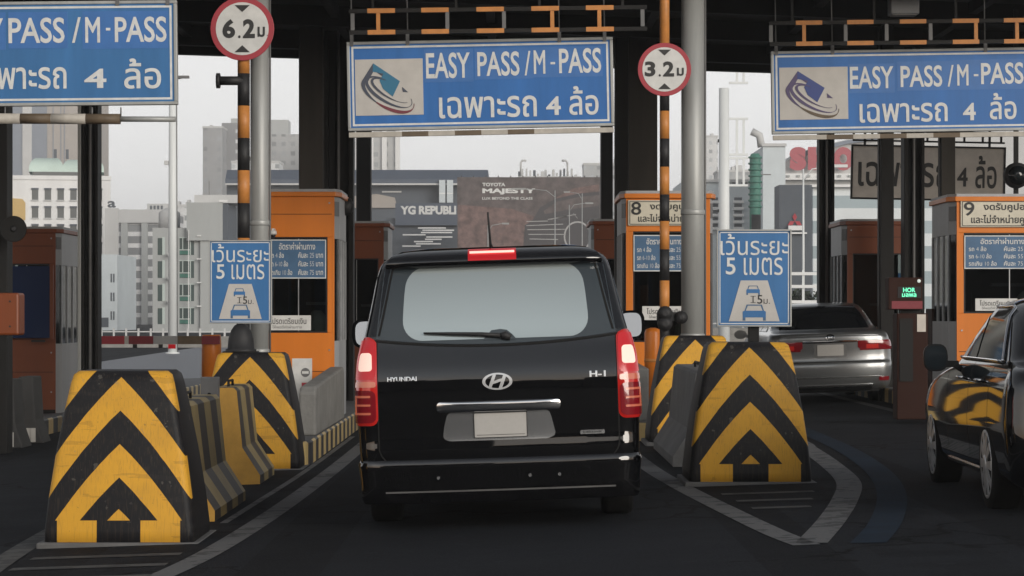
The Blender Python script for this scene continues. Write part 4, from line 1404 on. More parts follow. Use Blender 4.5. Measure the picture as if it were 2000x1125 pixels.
# ================================================================== VEHICLES
class Body:
    """car body as a loft of rounded plan outlines; S(z, t) is a point of the skin, t running from the middle of the tail along the right (+) or left (-) side"""
    def __init__(s, prof, rr, rf, bow, bowf=.12):
        s.p = np.array(prof, float)
        s.rr, s.rf, s.bow, s.bowf = rr, rf, bow, bowf
    def at(s, z):
        P = s.p
        z = min(max(z, P[0, 0]), P[-1, 0])
        i = int(np.clip(np.searchsorted(P[:, 0], z) - 1, 0, len(P) - 2))
        h = P[i + 1, 0] - P[i, 0]
        u = (z - P[i, 0]) / h
        out = []
        for k in (1, 2, 3):
            m0 = (P[i + 1, k] - P[i, k]) / h if i == 0 else (P[i + 1, k] - P[i - 1, k]) / (P[i + 1, 0] - P[i - 1, 0])
            m1 = (P[i + 1, k] - P[i, k]) / h if i == len(P) - 2 else (P[i + 2, k] - P[i, k]) / (P[i + 2, 0] - P[i, 0])
            out.append((2 * u**3 - 3 * u**2 + 1) * P[i, k] + (u**3 - 2 * u**2 + u) * h * m0 + (-2 * u**3 + 3 * u**2) * P[i + 1, k] + (u**3 - u**2) * h * m1)
        return out
    def S(s, z, t):
        hw, y0, y1 = s.at(z)
        sg = 1 if t >= 0 else -1
        t = abs(t)
        r, rf = min(s.rr, hw * .6), min(s.rf, hw * .6)
        a = hw - r
        qa = r * math.pi / 2
        side = max(.05, (y1 - rf - s.bowf) - (y0 + s.bow + r))
        if t <= a:
            return Vector((sg * t, y0 + s.bow * (t / a) ** 2, z))
        t -= a
        if t <= qa:
            f = t / r
            return Vector((sg * (a + r * math.sin(f)), y0 + s.bow + r * (1 - math.cos(f)), z))
        t -= qa
        if t <= side:
            return Vector((sg * hw, y0 + s.bow + r + t, z))
        t -= side
        qf = rf * math.pi / 2
        if t <= qf:
            f = t / rf
            return Vector((sg * (hw - rf + rf * math.cos(f)), y0 + s.bow + r + side + rf * math.sin(f), z))
        t = min(t - qf, hw - rf)
        q = 1 - t / (hw - rf)
        return Vector((sg * (hw - rf) * q, y0 + s.bow + r + side + rf + s.bowf * (1 - q * q), z))
    def tside(s, z, y):
        """t of the right side at distance y from the tail"""
        hw, y0, y1 = s.at(z)
        r = min(s.rr, hw * .6)
        return hw - r + r * math.pi / 2 + (y - (y0 + s.bow + r))
    def ts(s, z):
        hw, y0, y1 = s.at(z)
        r, rf = min(s.rr, hw * .6), min(s.rf, hw * .6)
        a = hw - r
        qa = r * math.pi / 2
        side = max(.05, (y1 - rf - s.bowf) - (y0 + s.bow + r))
        qf = rf * math.pi / 2
        out = [a * k / 8 for k in range(8)] + [a + qa * k / 8 for k in range(8)]
        out += [a + qa + side * k / 24 for k in range(24)] + [a + qa + side + qf * k / 8 for k in range(8)]
        out += [a + qa + side + qf + (hw - rf) * k / 6 for k in range(7)]
        return out
    def normal(s, z, t):
        e = .004
        a = s.S(z, t + e) - s.S(z, t - e)
        b = s.S(min(z + e, s.p[-1, 0]), t) - s.S(z - e, t)
        n = a.cross(b)
        if n.length < 1e-9:
            return Vector((0, -1, 0))
        n.normalize()
        return n
    def body(s, m, nz=3):
        b = MB(m)
        zs = []
        for i in range(len(s.p) - 1):
            zs += list(np.linspace(s.p[i, 0], s.p[i + 1, 0], nz, endpoint=False))
        zs.append(s.p[-1, 0])
        rings = []
        for z in zs:
            T = s.ts(z)
            rings.append([s.S(z, t) for t in T] + [s.S(z, -t) for t in T[-2:0:-1]])
        b.loft(rings, True, True)
        return b
    def patch(s, b, rows, eps=.004, nx=10, skirt=.02, puff=0.0):
        """surface piece that lies on the skin: rows of (z, t0, t1)"""
        g = []
        for j, (z, a, c) in enumerate(rows):
            line = []
            for k in range(nx + 1):
                t = a + (c - a) * k / nx
                n = s.normal(z, t)
                u, v = k / nx * 2 - 1, (j / max(1, len(rows) - 1)) * 2 - 1
                e = eps + puff * (1 - u ** 4) * (1 - v ** 4)
                line.append(s.S(z, t) + n * e)
            g.append(line)
        b.rows(g, True)
        if skirt:
            loop = g[0] + [r[-1] for r in g[1:-1]] + g[-1][::-1] + [r[0] for r in g[-2:0:-1]]
            idx = []
            zt = [(rows[0][0], rows[0][1] + (rows[0][2] - rows[0][1]) * k / nx) for k in range(nx + 1)] + [(r[0], r[2]) for r in rows[1:-1]] + \
                 [(rows[-1][0], rows[-1][1] + (rows[-1][2] - rows[-1][1]) * k / nx) for k in range(nx, -1, -1)] + [(r[0], r[1]) for r in rows[-2:0:-1]]
            inn = [p - s.normal(*q) * (skirt + eps) for p, q in zip(loop, zt)]
            n = len(loop)
            b.add(loop + inn, [(i, (i + 1) % n, n + (i + 1) % n, n + i) for i in range(n)], False)
        return b

def rr_rows(z0, z1, t0f, t1f, rad, n=14):
    """rows of a rounded rectangle; t0f/t1f give its left and right edge at z"""
    out = []
    for k in range(n + 1):
        u = .5 - .5 * math.cos(math.pi * k / n)
        z = z0 + (z1 - z0) * u
        dz = min(z - z0, z1 - z)
        c = 0.0
        if dz < rad:
            c = rad - math.sqrt(max(0, rad * rad - (rad - dz) ** 2))
        out.append((z, t0f(z) + c, t1f(z) - c))
    return out

def lerp(pts):
    xs, ys = [p[0] for p in pts], [p[1] for p in pts]
    return lambda z: float(np.interp(z, xs, ys))

def cut_wells(o, wells):
    """open the wheel arches"""
    dg = None
    cs = []
    for x, y, z, r in wells:
        b = MB(M['well'])
        b.lathe([(r, -.26), (r, .26)], (x, y, z), 'x', 40, False)
        c = build('wheel_cutter', b)
        cs.append(c)
        md = o.modifiers.new('arch', 'BOOLEAN')
        md.object = c
        md.operation = 'DIFFERENCE'
        md.solver = 'EXACT'
        md.material_mode = 'TRANSFER'
    dg = bpy.context.evaluated_depsgraph_get()
    me = bpy.data.meshes.new_from_object(o.evaluated_get(dg), depsgraph=dg)
    o.modifiers.clear()
    o.data = me
    for c in cs:
        bpy.data.objects.remove(c)

def wheel(t, x, y, r, w, side, spokes=10, rimr=.68):
    """side: +1 outer face towards +x"""
    b = MB(M['tyre'])
    b.lathe([(r * rimr, -w / 2), (r * .93, -w / 2), (r * .985, -w * .42), (r, -w * .3), (r, w * .3), (r * .985, w * .42), (r * .93, w / 2), (r * rimr, w / 2)], (x, y, r), 'x', 40)
    o = build('wheel', b, t)
    rr = r * rimr
    b = MB(M['rim'])
    xo = x + side * w * .46
    ring = lambda a, h: [(xo + side * h, y + a * math.cos(2 * math.pi * k / 40), r + a * math.sin(2 * math.pi * k / 40)) for k in range(40)]
    b.loft([ring(rr * 1.02, -.005), ring(rr * 1.02, .012), ring(rr * .93, .008), ring(rr * .90, -.035)], False)
    b.use(M['steel_grey']).loft([ring(rr * .90, -.035), ring(.02, -.04)], False)
    b.use(M['rim']).loft([ring(.065, -.04), ring(.065, .02), ring(.045, .028), ring(.004, .028)], False)
    for k in range(spokes):
        a = 2 * math.pi * k / spokes
        c_, s_ = math.cos(a), math.sin(a)
        wd0, wd1 = .02, .034
        P = lambda rad, off, h: (xo + side * h, y + rad * c_ - off * s_, r + rad * s_ + off * c_)
        v = [P(.05, -wd0, .02), P(.05, wd0, .02), P(rr * .95, wd1, .012), P(rr * .95, -wd1, .012), P(.05, -wd0, -.04), P(.05, wd0, -.04), P(rr * .95, wd1, -.04), P(rr * .95, -wd1, -.04)]
        b.add(v, [(0, 1, 2, 3), (7, 6, 5, 4), (0, 4, 5, 1), (1, 5, 6, 2), (2, 6, 7, 3), (3, 7, 4, 0)])
    build('rim', b, o)
    return o

# ---- black van
def van():
    t = thing('van', 'black passenger van with lit brake lights waiting in the centre lane', 'van', (-.066, 7.6, 0.0), 0, XF)
    B = Body([(.24, .86, .12, 5.0), (.32, .925, .07, 5.08), (.42, .945, .055, 5.12), (.55, .955, .045, 5.13), (.62, .957, .052, 5.12), (.80, .962, .047, 5.1), (.96, .957, .046, 5.02), (1.03, .951, .050, 4.85), (1.09, .946, .064, 4.65),
              (1.16, .940, .088, 4.4), (1.28, .912, .130, 4.1), (1.45, .870, .175, 3.85), (1.60, .836, .222, 3.6), (1.75, .804, .280, 3.35), (1.83, .772, .320, 3.18), (1.875, .706, .370, 3.02), (1.908, .600, .470, 2.8), (1.928, .36, .70, 2.4)], .13, .45, .035, .18)
    bo = build('body', B.body(M['car_black']), t)
    wells = [(sx * .92, yy, .34, .395) for sx in (-1, 1) for yy in (1.08, 4.25)]
    cut_wells(bo, wells)
    a_edge = lambda z: B.at(z)[0] - .13
    # dark rear screen border, then the silver filmed pane
    def rows_frit():
        out = []
        for k in range(15):
            u = k / 14
            out.append(u)
        return out
    b = MB(M['frit'])
    g = []
    W = lerp([(1.2, .83), (1.45, .80), (1.80, .755)])
    nx = 28
    for k in range(15):
        u = k / 14
        line = []
        for j in range(nx + 1):
            v = j / nx * 2 - 1
            zb_ = 1.255 + .055 * v * v
            z = zb_ + (1.80 - zb_) * u
            tt = W(z) * v
            line.append(B.S(z, tt) + B.normal(z, tt) * .004)
        g.append(line)
    b.rows(g, True)
    fr = build('rear_window', b, t, label='silver filmed rear window with a black border')
    b = MB(M['film'])
    L = lerp([(1.28, -.635), (1.45, -.630), (1.60, -.618), (1.80, -.592)])
    B.patch(b, rr_rows(1.288, 1.795, L, lambda z: -L(z), .135, 22), .008, 24, 0)
    build('silver_film', b, fr)
    # gap line under the screen
    b = MB(M['seam'])
    o_, i_ = [], []
    for j in range(41):
        v = j / 40 * 2 - 1
        z = 1.252 + .055 * v * v
        for l, dz in ((o_, .0), (i_, -.016)):
            p = B.S(z + dz, v * .835)
            l.append(p + B.normal(z + dz, v * .835) * .003)
    b.rows([o_, i_], True)
    build('screen_seam', b, t)
    # tailgate shut lines
    b = MB(M['seam'])
    for s_ in (-1, 1):
        A, C = [], []
        path = [(z, .815) for z in np.linspace(1.30, .56, 16)] + [(.52, .80), (.48, .77), (.455, .72), (.445, .66)] + [(.44, tt) for tt in np.linspace(.60, 0, 8)]
        for i, (z, tt) in enumerate(path):
            j0, j1 = max(0, i - 1), min(len(path) - 1, i + 1)
            dz, dt = path[j1][0] - path[j0][0], path[j1][1] - path[j0][1]
            ln = math.hypot(dz, dt)
            nz, ntt = -dt / ln * .005, dz / ln * .005
            for l, q in ((A, 1), (C, -1)):
                p = B.S(z + nz * q, s_ * (tt + ntt * q))
                l.append(p + B.normal(z, s_ * tt) * .0025)
        b.rows([A, C], True)
    build('tailgate_seam', b, t)
    # spoiler lip over the screen
    b = MB(M['car_black'])
    rows = []
    for z, e, wd in ((1.775, .02, .745), (1.79, .075, .75), (1.82, .095, .745), (1.86, .085, .72), (1.895, .03, .65), (1.912, .0, .55)):
        rows.append([B.S(z, wd * (k / 24 * 2 - 1)) + Vector((0, -e, .012)) for k in range(25)])
    b.rows(rows, True)
    sp = build('spoiler', b, t)
    b = MB(M['lens_glow'])
    x0, x1 = -.175, .155
    rows = []
    for z, e in ((1.812, .100), (1.83, .106), (1.87, .098), (1.895, .050)):
        rows.append([B.S(z, x0 + (x1 - x0) * k / 12) + Vector((0, -e, .014)) for k in range(13)])
    b.rows(rows, True)
    bl = build('high_brake_light', b, t)
    b = MB(M['lens_bar'])
    rows = []
    for z in (1.862, 1.878):
        rows.append([B.S(z, x0 + .012 + (x1 - x0 - .024) * k / 12) + Vector((0, -.108, .014)) for k in range(13)])
    b.rows(rows, True)
    build('lit_strip', b, bl)
    # tail lamps
    for s_ in (-1, 1):
        edge = lambda z: B.at(z)[0] - .13 + .13 * math.pi / 2
        ins = lerp([(.70, .815), (1.30, .815), (1.34, .85)])
        def rw(z0, z1, e0=0.0, e1=0.0, rad=.03, n=12):
            r_ = rr_rows(z0, z1, lambda z: ins(z) + e0, lambda z: edge(z) + .02 - e1, rad, n)
            return [(z, s_ * a, s_ * c) if s_ > 0 else (z, -c, -a) for z, a, c in r_]
        b = MB(M['lens_red'])
        B.patch(b, rw(.725, 1.325, 0, 0, .05, 18), .006, 10, .03, .010)
        lamp = build('taillight', b, t)
        b = MB(M['lens_glow'])
        B.patch(b, rw(1.035, 1.30, .008, .02, .03), .018, 8, .01)
        build('upper_lens', b, lamp)
        b = MB(M['lens_lit'])
        B.patch(b, rw(1.09, 1.21, .03, .095, .02), .024, 6, .01)
        build('lit_lens', b, lamp)
        b = MB(M['lens_dim'])
        B.patch(b, rw(.985, 1.022, .012, .02, .008, 4), .019, 6, .01)
        build('reversing_lens', b, lamp)
        b = MB(M['lens_dark'])
        B.patch(b, rw(.745, .965, .012, .02, .04, 10), .018, 8, .01)
        build('lower_lens', b, lamp)
        # curly reflector ribs in the lower lens
        b = MB(M['lens_dim'])
        for (za, zb2, e0, e1) in ((.80, .815, .045, .06), (.858, .872, .045, .06), (.915, .93, .045, .06)):
            B.patch(b, rw(za, zb2, e0, e1, .004, 3), .022, 6, .004)
        B.patch(b, [(z, s_ * c if s_ < 0 else s_ * a, s_ * a if s_ < 0 else s_ * c) for z, a, c in [(zz_, edge(zz_) - .06, edge(zz_) - .045) for zz_ in np.linspace(.80, .93, 6)]], .022, 3, .004)
        build('reflector_rib', b, lamp)
    # bumper
    b = MB(M['car_black'])
    rows = []
    bp = [(.19, .945, -.01), (.22, .948, .004), (.31, .952, .010), (.37, .955, .014), (.42, .957, .020), (.45, .957, .021), (.475, .955, .010), (.485, .955, .003)]
    for z, hw_, e in bp:
        line = []
        for k in range(49):
            v = k / 48 * 2 - 1
            tmax = hw_ - .13 + .13 * math.pi / 2 + .55
            tt = v * tmax
            zq = max(z, .43)
            p = B.S(zq, tt)
            n = B.normal(zq, tt)
            n.z = 0
            n.normalize()
            line.append(Vector((p.x, p.y, z)) + n * e)
        rows.append(line)
    b.rows(rows, True)
    bp_ = build('rear_bumper', b, t)
    b = MB(M['steel_grey'])
    rows = [[Vector((x, .035 + .035 * (x / .8) ** 2 - (.0 if z < .27 else .006), z)) for x in np.linspace(-.78, .78, 24)] for z in (.263, .275)]
    b.rows(rows, True)
    build('bumper_trim', b, bp_)
    for x in (-.42, .2, .40):
        build('parking_sensor', MB(M['chrome_dull']).lathe([(.011, -.004), (.011, .02)], (x, .035 + .03 * x * x, .36), 'y', 12), bp_)
    b = MB(M['car_black'])
    b.box(-.82, .82, .02, 1.2, .20, .26)
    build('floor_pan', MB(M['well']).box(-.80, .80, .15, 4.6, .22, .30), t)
    # number plate recess, plate, chrome bar
    def onskin(name, m, x0, x1, z0, z1, eps, parent, rad=.01, puff=0.0, skirt=.02, nx=8, lab=None):
        b = MB(m)
        B.patch(b, rr_rows(z0, z1, lambda z: x0, lambda z: x1, rad, 8), eps, nx, skirt, puff)
        return build(name, b, parent, label=lab)
    rec = MB(M['chrome_dull'])
    lf = lerp([(.60, -.355), (.63, -.38), (.70, -.37), (.80, -.345)])
    rf_ = lerp([(.60, .345), (.63, .385), (.70, .37), (.80, .345)])
    B.patch(rec, rr_rows(.605, .80, lf, rf_, .03, 10), .004, 14, .01)
    rc = build('plate_surround', rec, t)
    onskin('number_plate', M['plate'], -.165, .19, .625, .79, .012, t, .008, 0, .01)
    pl = MB(M['letter_black'])
    for k in range(14):
        if k % 3 != 2:
            pl.box(-.14 + k * .022, -.128 + k * .022, .018, .02, .632, .637)
    ch = MB(M['chrome'])
    B.patch(ch, rr_rows(.800, .873, lambda z: -.415, lambda z: .42, .03, 10), .03, 20, .03, .02)
    build('chrome_bar', ch, t)
    b = MB(M['letter_black'])
    for z0_, z1_, x0_, x1_ in ((.622, .626, -.168, .193), (.789, .793, -.168, .193), (.626, .789, -.168, -.164), (.626, .789, .189, .193), (.64, .643, -.15, .175)):
        B.patch(b, [(z0_, x0_, x1_), (z1_, x0_, x1_)], .015, 6, .004)
    build('plate_frame', b, t)
    for s_ in (-1, 1):
        b = MB(M['seam'])
        A, C = [], []
        for z in np.linspace(1.33, 1.79, 14):
            tq = B.at(z)[0] - .13 + .028
            for l, q in ((A, -.007), (C, .007)):
                l.append(B.S(z, s_ * (tq + q)) + B.normal(z, s_ * tq) * .006)
        b.rows([A, C], True)
        build('window_seam', b, t)
    # badges
    b = MB(M['badge_silver'])
    cx, cz, rx, rz_ = 0.0, 1.0, .102, .056
    ell = lambda k_, n=40: [(cx + rx * k_ * math.cos(2 * math.pi * i / n), cz + rz_ * k_ * math.sin(2 * math.pi * i / n)) for i in range(n)]
    def flat(pts, e):
        return [B.S(z, x) + B.normal(z, x) * e for x, z in pts]
    o3, i3 = flat(ell(1.0), .014), flat(ell(.80), .014)
    b.add(o3 + i3, [(i, (i + 1) % 40, 40 + (i + 1) % 40, 40 + i) for i in range(40)], True)
    o2 = flat(ell(1.0), 0)
    b.add(o3 + o2, [(i, (i + 1) % 40, 40 + (i + 1) % 40, 40 + i) for i in range(40)], True)
    def strokes(pts, w):
        A, C = [], []
        for i, p in enumerate(pts):
            q0, q1 = pts[max(0, i - 1)], pts[min(len(pts) - 1, i + 1)]
            dx, dz = q1[0] - q0[0], q1[1] - q0[1]
            ln = math.hypot(dx, dz)
            n_ = (-dz / ln * w, dx / ln * w)
            A.append((p[0] + n_[0], p[1] + n_[1]))
            C.append((p[0] - n_[0], p[1] - n_[1]))
        b.rows([flat(A, .013), flat(C, .013)], True)
    strokes(curve([(-.052, .957), (-.040, .99), (-.018, 1.046)], 5), .0105)
    strokes(curve([(.018, .954), (.040, 1.01), (.052, 1.043)], 5), .0105)
    strokes(curve([(-.036, .992), (-.010, .998), (.012, 1.006), (.036, 1.010)], 5), .009)
    build('badge', b, t, fix=False)
    def skintext(name, s_, x0, x1, z0, z1, bold, m, eps=.007):
        V, T = glyph_tris(s_, bold)
        a, c = V[T.ravel()].min(axis=0), V[T.ravel()].max(axis=0)
        b = MB(m)
        vs = []
        for p in V:
            x = x0 + (p[0] - a[0]) / (c[0] - a[0]) * (x1 - x0)
            z = z0 + (p[1] - a[1]) / (c[1] - a[1]) * (z1 - z0)
            vs.append(B.S(z, x) + B.normal(z, x) * eps)
        b.add(vs, [tuple(q) for q in T])
        build(name, b, t, fix=False)
    skintext('lettering', 'HYUNDAI', -.745, -.545, 1.02, 1.05, .03, M['chrome'])
    skintext('lettering', 'H-1', .625, .735, 1.01, 1.05, .03, M['chrome'])
    onskin('badge_plate', M['chrome_dull'], .55, .715, .625, .652, .008, t, .004)
    skintext('lettering', 'DELUXE', .57, .695, .633, .645, .02, M['letter_black'], .012)
    # wiper
    b = MB(M['black'])
    pts = [B.S(z, x) + B.normal(z, x) * .03 for x, z in ((-.49, 1.335), (-.30, 1.325), (-.10, 1.315), (.03, 1.302))]
    b.tube(pts, [.006, .011, .014, .016], 8)
    pts = [B.S(z, x) + B.normal(z, x) * .022 for x, z in ((.03, 1.302), (.06, 1.305), (.10, 1.29))]
    b.tube([pts[0], pts[1], pts[2]], [.018, .03, .02], 10)
    hub = [(-.09, 1.28), (-.03, 1.345), (.03, 1.352), (.075, 1.345), (.11, 1.315), (.14, 1.28)]
    b.use(M['frit']).add(flat(hub, .010), [tuple(range(6))])
    build('wiper', b, t)
    # side windows
    for s_ in (-1, 1):
        b = MB(M['tint'])
        for y0, y1 in ((.42, 1.35), (1.43, 2.35), (2.43, 3.35)):
            rows = []
            for z in np.linspace(1.28, 1.74, 8):
                ya = y0 + (.10 * (z - 1.28) if y0 < 1 else 0)
                yb = y1 - (max(0, z - 1.28) * .9 if y1 > 3 else 0)
                a_, c_ = B.tside(z, ya), B.tside(z, yb)
                rows.append((z, s_ * a_, s_ * c_) if s_ > 0 else (z, -c_, -a_))
            B.patch(b, rows, .004, 6, .01)
        build('side_window', b, t)
        # rear quarter glass wraps the corner
        b = MB(M['tint'])
        rows = []
        for z in np.linspace(1.33, 1.79, 8):
            a_ = B.at(z)[0] - .13 + .045
            c_ = B.tside(z, .40)
            rows.append((z, s_ * a_, s_ * c_) if s_ > 0 else (z, -c_, -a_))
        B.patch(b, rows, .0035, 8, .01)
        build('quarter_window', b, t)
        # door mirror
        b = MB(M['car_black'])
        mx_, my_, mz_ = s_ * 1.085, 3.55, 1.335
        rings = []
        for k in range(9):
            u = k / 8
            sc = math.sin(math.pi * (.14 + .72 * u)) if u > .0 else .9
            yy = my_ + .02 + .16 * u
            ring = []
            for q in range(20):
                a = 2 * math.pi * q / 20
                ex = math.copysign(abs(math.cos(a)) ** .6, math.cos(a)) * .108 * (1 - .55 * u ** 2)
                ez = math.copysign(abs(math.sin(a)) ** .6, math.sin(a)) * .118 * (1 - .55 * u ** 2)
                ring.append((mx_ + ex, yy, mz_ + ez))
            rings.append(ring)
        b.loft(rings, True, True)
        b.bar((s_ * .88, my_ + .06, mz_ - .08), (mx_, my_ + .06, mz_ - .06), .06)
        mo = build('mirror', b, t)
        b = MB(M['mirror'])
        ring = []
        for q in range(20):
            a = 2 * math.pi * q / 20
            ring.append((mx_ - s_ * .008 + math.copysign(abs(math.cos(a)) ** .6, math.cos(a)) * .088, my_ - .006 + .014 * math.copysign(abs(math.sin(a)) ** .6, math.sin(a)), mz_ + math.copysign(abs(math.sin(a)) ** .6, math.sin(a)) * .098))
        b.add(ring, [tuple(range(20))])
        build('mirror_glass', b, mo)
    # antenna
    b = MB(M['black'])
    b.tube([(-.015, .62, 1.92), (-.02, .60, 1.95), (-.03, .44, 2.16)], [.016, .009, .007], 8)
    build('antenna', b, t)
    for sx in (-1, 1):
        for yy in (1.08, 4.25):
            wheel(t, sx * .82, yy, .34, .22, sx)
van()

# ---- sedans
def sedan(t, paint, prof, B, plate=True):
    bo = build('body', B.body(paint), t)
    return bo

def side_glass(B, t, s_, segs, z0, z1, slopef, sloper, m=None):
    for y0, y1 in segs:
        rows = []
        for z in np.linspace(z0, z1, 8):
            ya = y0 + (sloper * (z - z0) if y0 == segs[0][0] else 0)
            yb = y1 - (slopef * (z - z0) if y1 == segs[-1][1] else 0)
            a_, c_ = B.tside(z, ya), B.tside(z, max(yb, ya + .03))
            rows.append((z, s_ * a_, s_ * c_) if s_ > 0 else (z, -c_, -a_))
        b = MB(m or M['tint'])
        B.patch(b, rows, .006, 8, .012)
        build('side_window', b, t)

def silver_car():
    t = thing('sedan', 'silver sedan driving out under the canopy in the right lane', 'car', (PX(1626, 16.3), 16.3, gz(4.6)), 0, XF)
    P = [(.19, .80, .16, 4.6), (.25, .87, .07, 4.75), (.34, .895, .02, 4.82), (.46, .908, .0, 4.85), (.58, .912, .0, 4.86), (.63, .912, .03, 4.85), (.75, .912, .035, 4.82), (.86, .902, .025, 4.7), (.94, .885, .02, 4.4),
         (1.0, .865, .035, 3.95), (1.035, .845, .10, 3.7), (1.06, .815, .36, 3.52), (1.085, .785, .62, 3.42), (1.18, .74, .80, 3.22), (1.30, .69, 1.02, 2.96), (1.40, .645, 1.22, 2.68), (1.452, .59, 1.40, 2.45), (1.478, .47, 1.6, 2.15)]
    B = Body(P, .20, .4, .07, .2)
    bo = build('body', B.body(M['car_silver']), t)
    cut_wells(bo, [(sx * .9, yy, .33, .37) for sx in (-1, 1) for yy in (1.05, 3.85)])
    b = MB(M['tint'])
    rows = [(z, -w, w) for z, w in ((1.09, .665), (1.16, .65), (1.24, .625), (1.32, .59), (1.39, .55), (1.425, .52))]
    B.patch(b, rows, .005, 14, 0)
    build('rear_window', b, t)
    for s_ in (-1, 1):
        side_glass(B, t, s_, ((1.25, 2.05), (2.12, 3.2)), 1.07, 1.37, 2.6, 1.6)
        b = MB(M['lens_dark'])
        zt = lambda z: 0
        rows = []
        for z in np.linspace(.775, .915, 7):
            a_ = .40 + (.03 if z < .8 else 0)
            c_ = B.at(z)[0] - .2 + .2 * math.pi / 2 + .10
            rows.append((z, s_ * a_, s_ * c_) if s_ > 0 else (z, -c_, -a_))
        B.patch(b, rows, .010, 12, .02, .008)
        lamp = build('taillight', b, t)
        b = MB(M['lens_red'])
        rows = [(z, s_ * .52, s_ * .70) if s_ > 0 else (z, -.70, -.52) for z in np.linspace(.80, .86, 4)]
        B.patch(b, rows, .022, 5, .008)
        build('lamp_lens', b, lamp)
        b = MB(M['lens_dark'])
        rows = [(z, s_ * .70, s_ * .86) if s_ > 0 else (z, -.86, -.70) for z in (.33, .36, .385)]
        B.patch(b, rows, .012, 5, .01)
        build('reflector', b, t)
        b = MB(M['car_silver'])
        rings = []
        for k in range(6):
            u = k / 5
            rings.append([(s_ * 1.0 + .10 * (1 - .5 * u * u) * math.cos(a), 3.35 + .12 * u, 1.02 + .07 * (1 - .5 * u * u) * math.sin(a)) for a in [2 * math.pi * q / 16 for q in range(16)]])
        b.loft(rings)
        b.bar((s_ * .80, 3.4, .98), (s_ * .95, 3.4, 1.0), .05)
        build('mirror', b, t)
    def skin(name, m, x0, x1, z0, z1, eps, rad=.01, puff=0, nx=8):
        b = MB(m)
        B.patch(b, rr_rows(z0, z1, lambda z: x0, lambda z: x1, rad, 8), eps, nx, .02, puff)
        return build(name, b, t)
    skin('chrome_trim', M['chrome'], -.40, .40, .895, .925, .014, .01, .004, 14)
    skin('plate_recess', M['steel_grey'], -.235, .235, .685, .885, .002, .02)
    skin('number_plate', M['plate'], -.19, .19, .705, .865, .010, .008)
    skin('boot_lip', M['car_silver'], -.72, .72, .985, 1.025, .012, .015, .01, 14)
    skin('bumper_chrome', M['chrome_dull'], -.62, .62, .265, .285, .014, .006, 0, 14)
    skin('bumper_chrome', M['chrome_dull'], -.72, .72, .385, .40, .012, .006, 0, 14)
    skin('diffuser', M['black_gloss'], -.6, .6, .20, .255, .012, .02, 0, 14)
    b = MB(M['seam'])
    for z in (.61, .615):
        pass
    B.patch(b, [(.608, -.80, .80), (.618, -.80, .80)], .004, 20, 0)
    build('bumper_seam', b, t)
    b = MB(M['chrome'])
    ell = lambda rx, rz, k, cz=.965: [(rx * k * math.cos(2 * math.pi * i / 30), cz + rz * k * math.sin(2 * math.pi * i / 30)) for i in range(30)]
    fl = lambda pts, e: [B.S(z, x) + B.normal(z, x) * e for x, z in pts]
    for rx, rz, k0 in ((.065, .042, .80), (.025, .040, .65)):
        o3, i3 = fl(ell(rx, rz, 1.0), .022), fl(ell(rx, rz, k0), .022)
        b.add(o3 + i3, [(i, (i + 1) % 30, 30 + (i + 1) % 30, 30 + i) for i in range(30)], True)
    o3, i3 = fl(ell(.045, .016, 1.0, .983), .023), fl(ell(.045, .016, .65, .983), .023)
    b.add(o3 + i3, [(i, (i + 1) % 30, 30 + (i + 1) % 30, 30 + i) for i in range(30)], True)
    build('badge', b, t, fix=False)
    for sx in (-1, 1):
        for yy in (1.05, 3.85):
            wheel(t, sx * .79, yy, .33, .215, sx)
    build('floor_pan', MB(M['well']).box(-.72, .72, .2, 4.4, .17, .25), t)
silver_car()

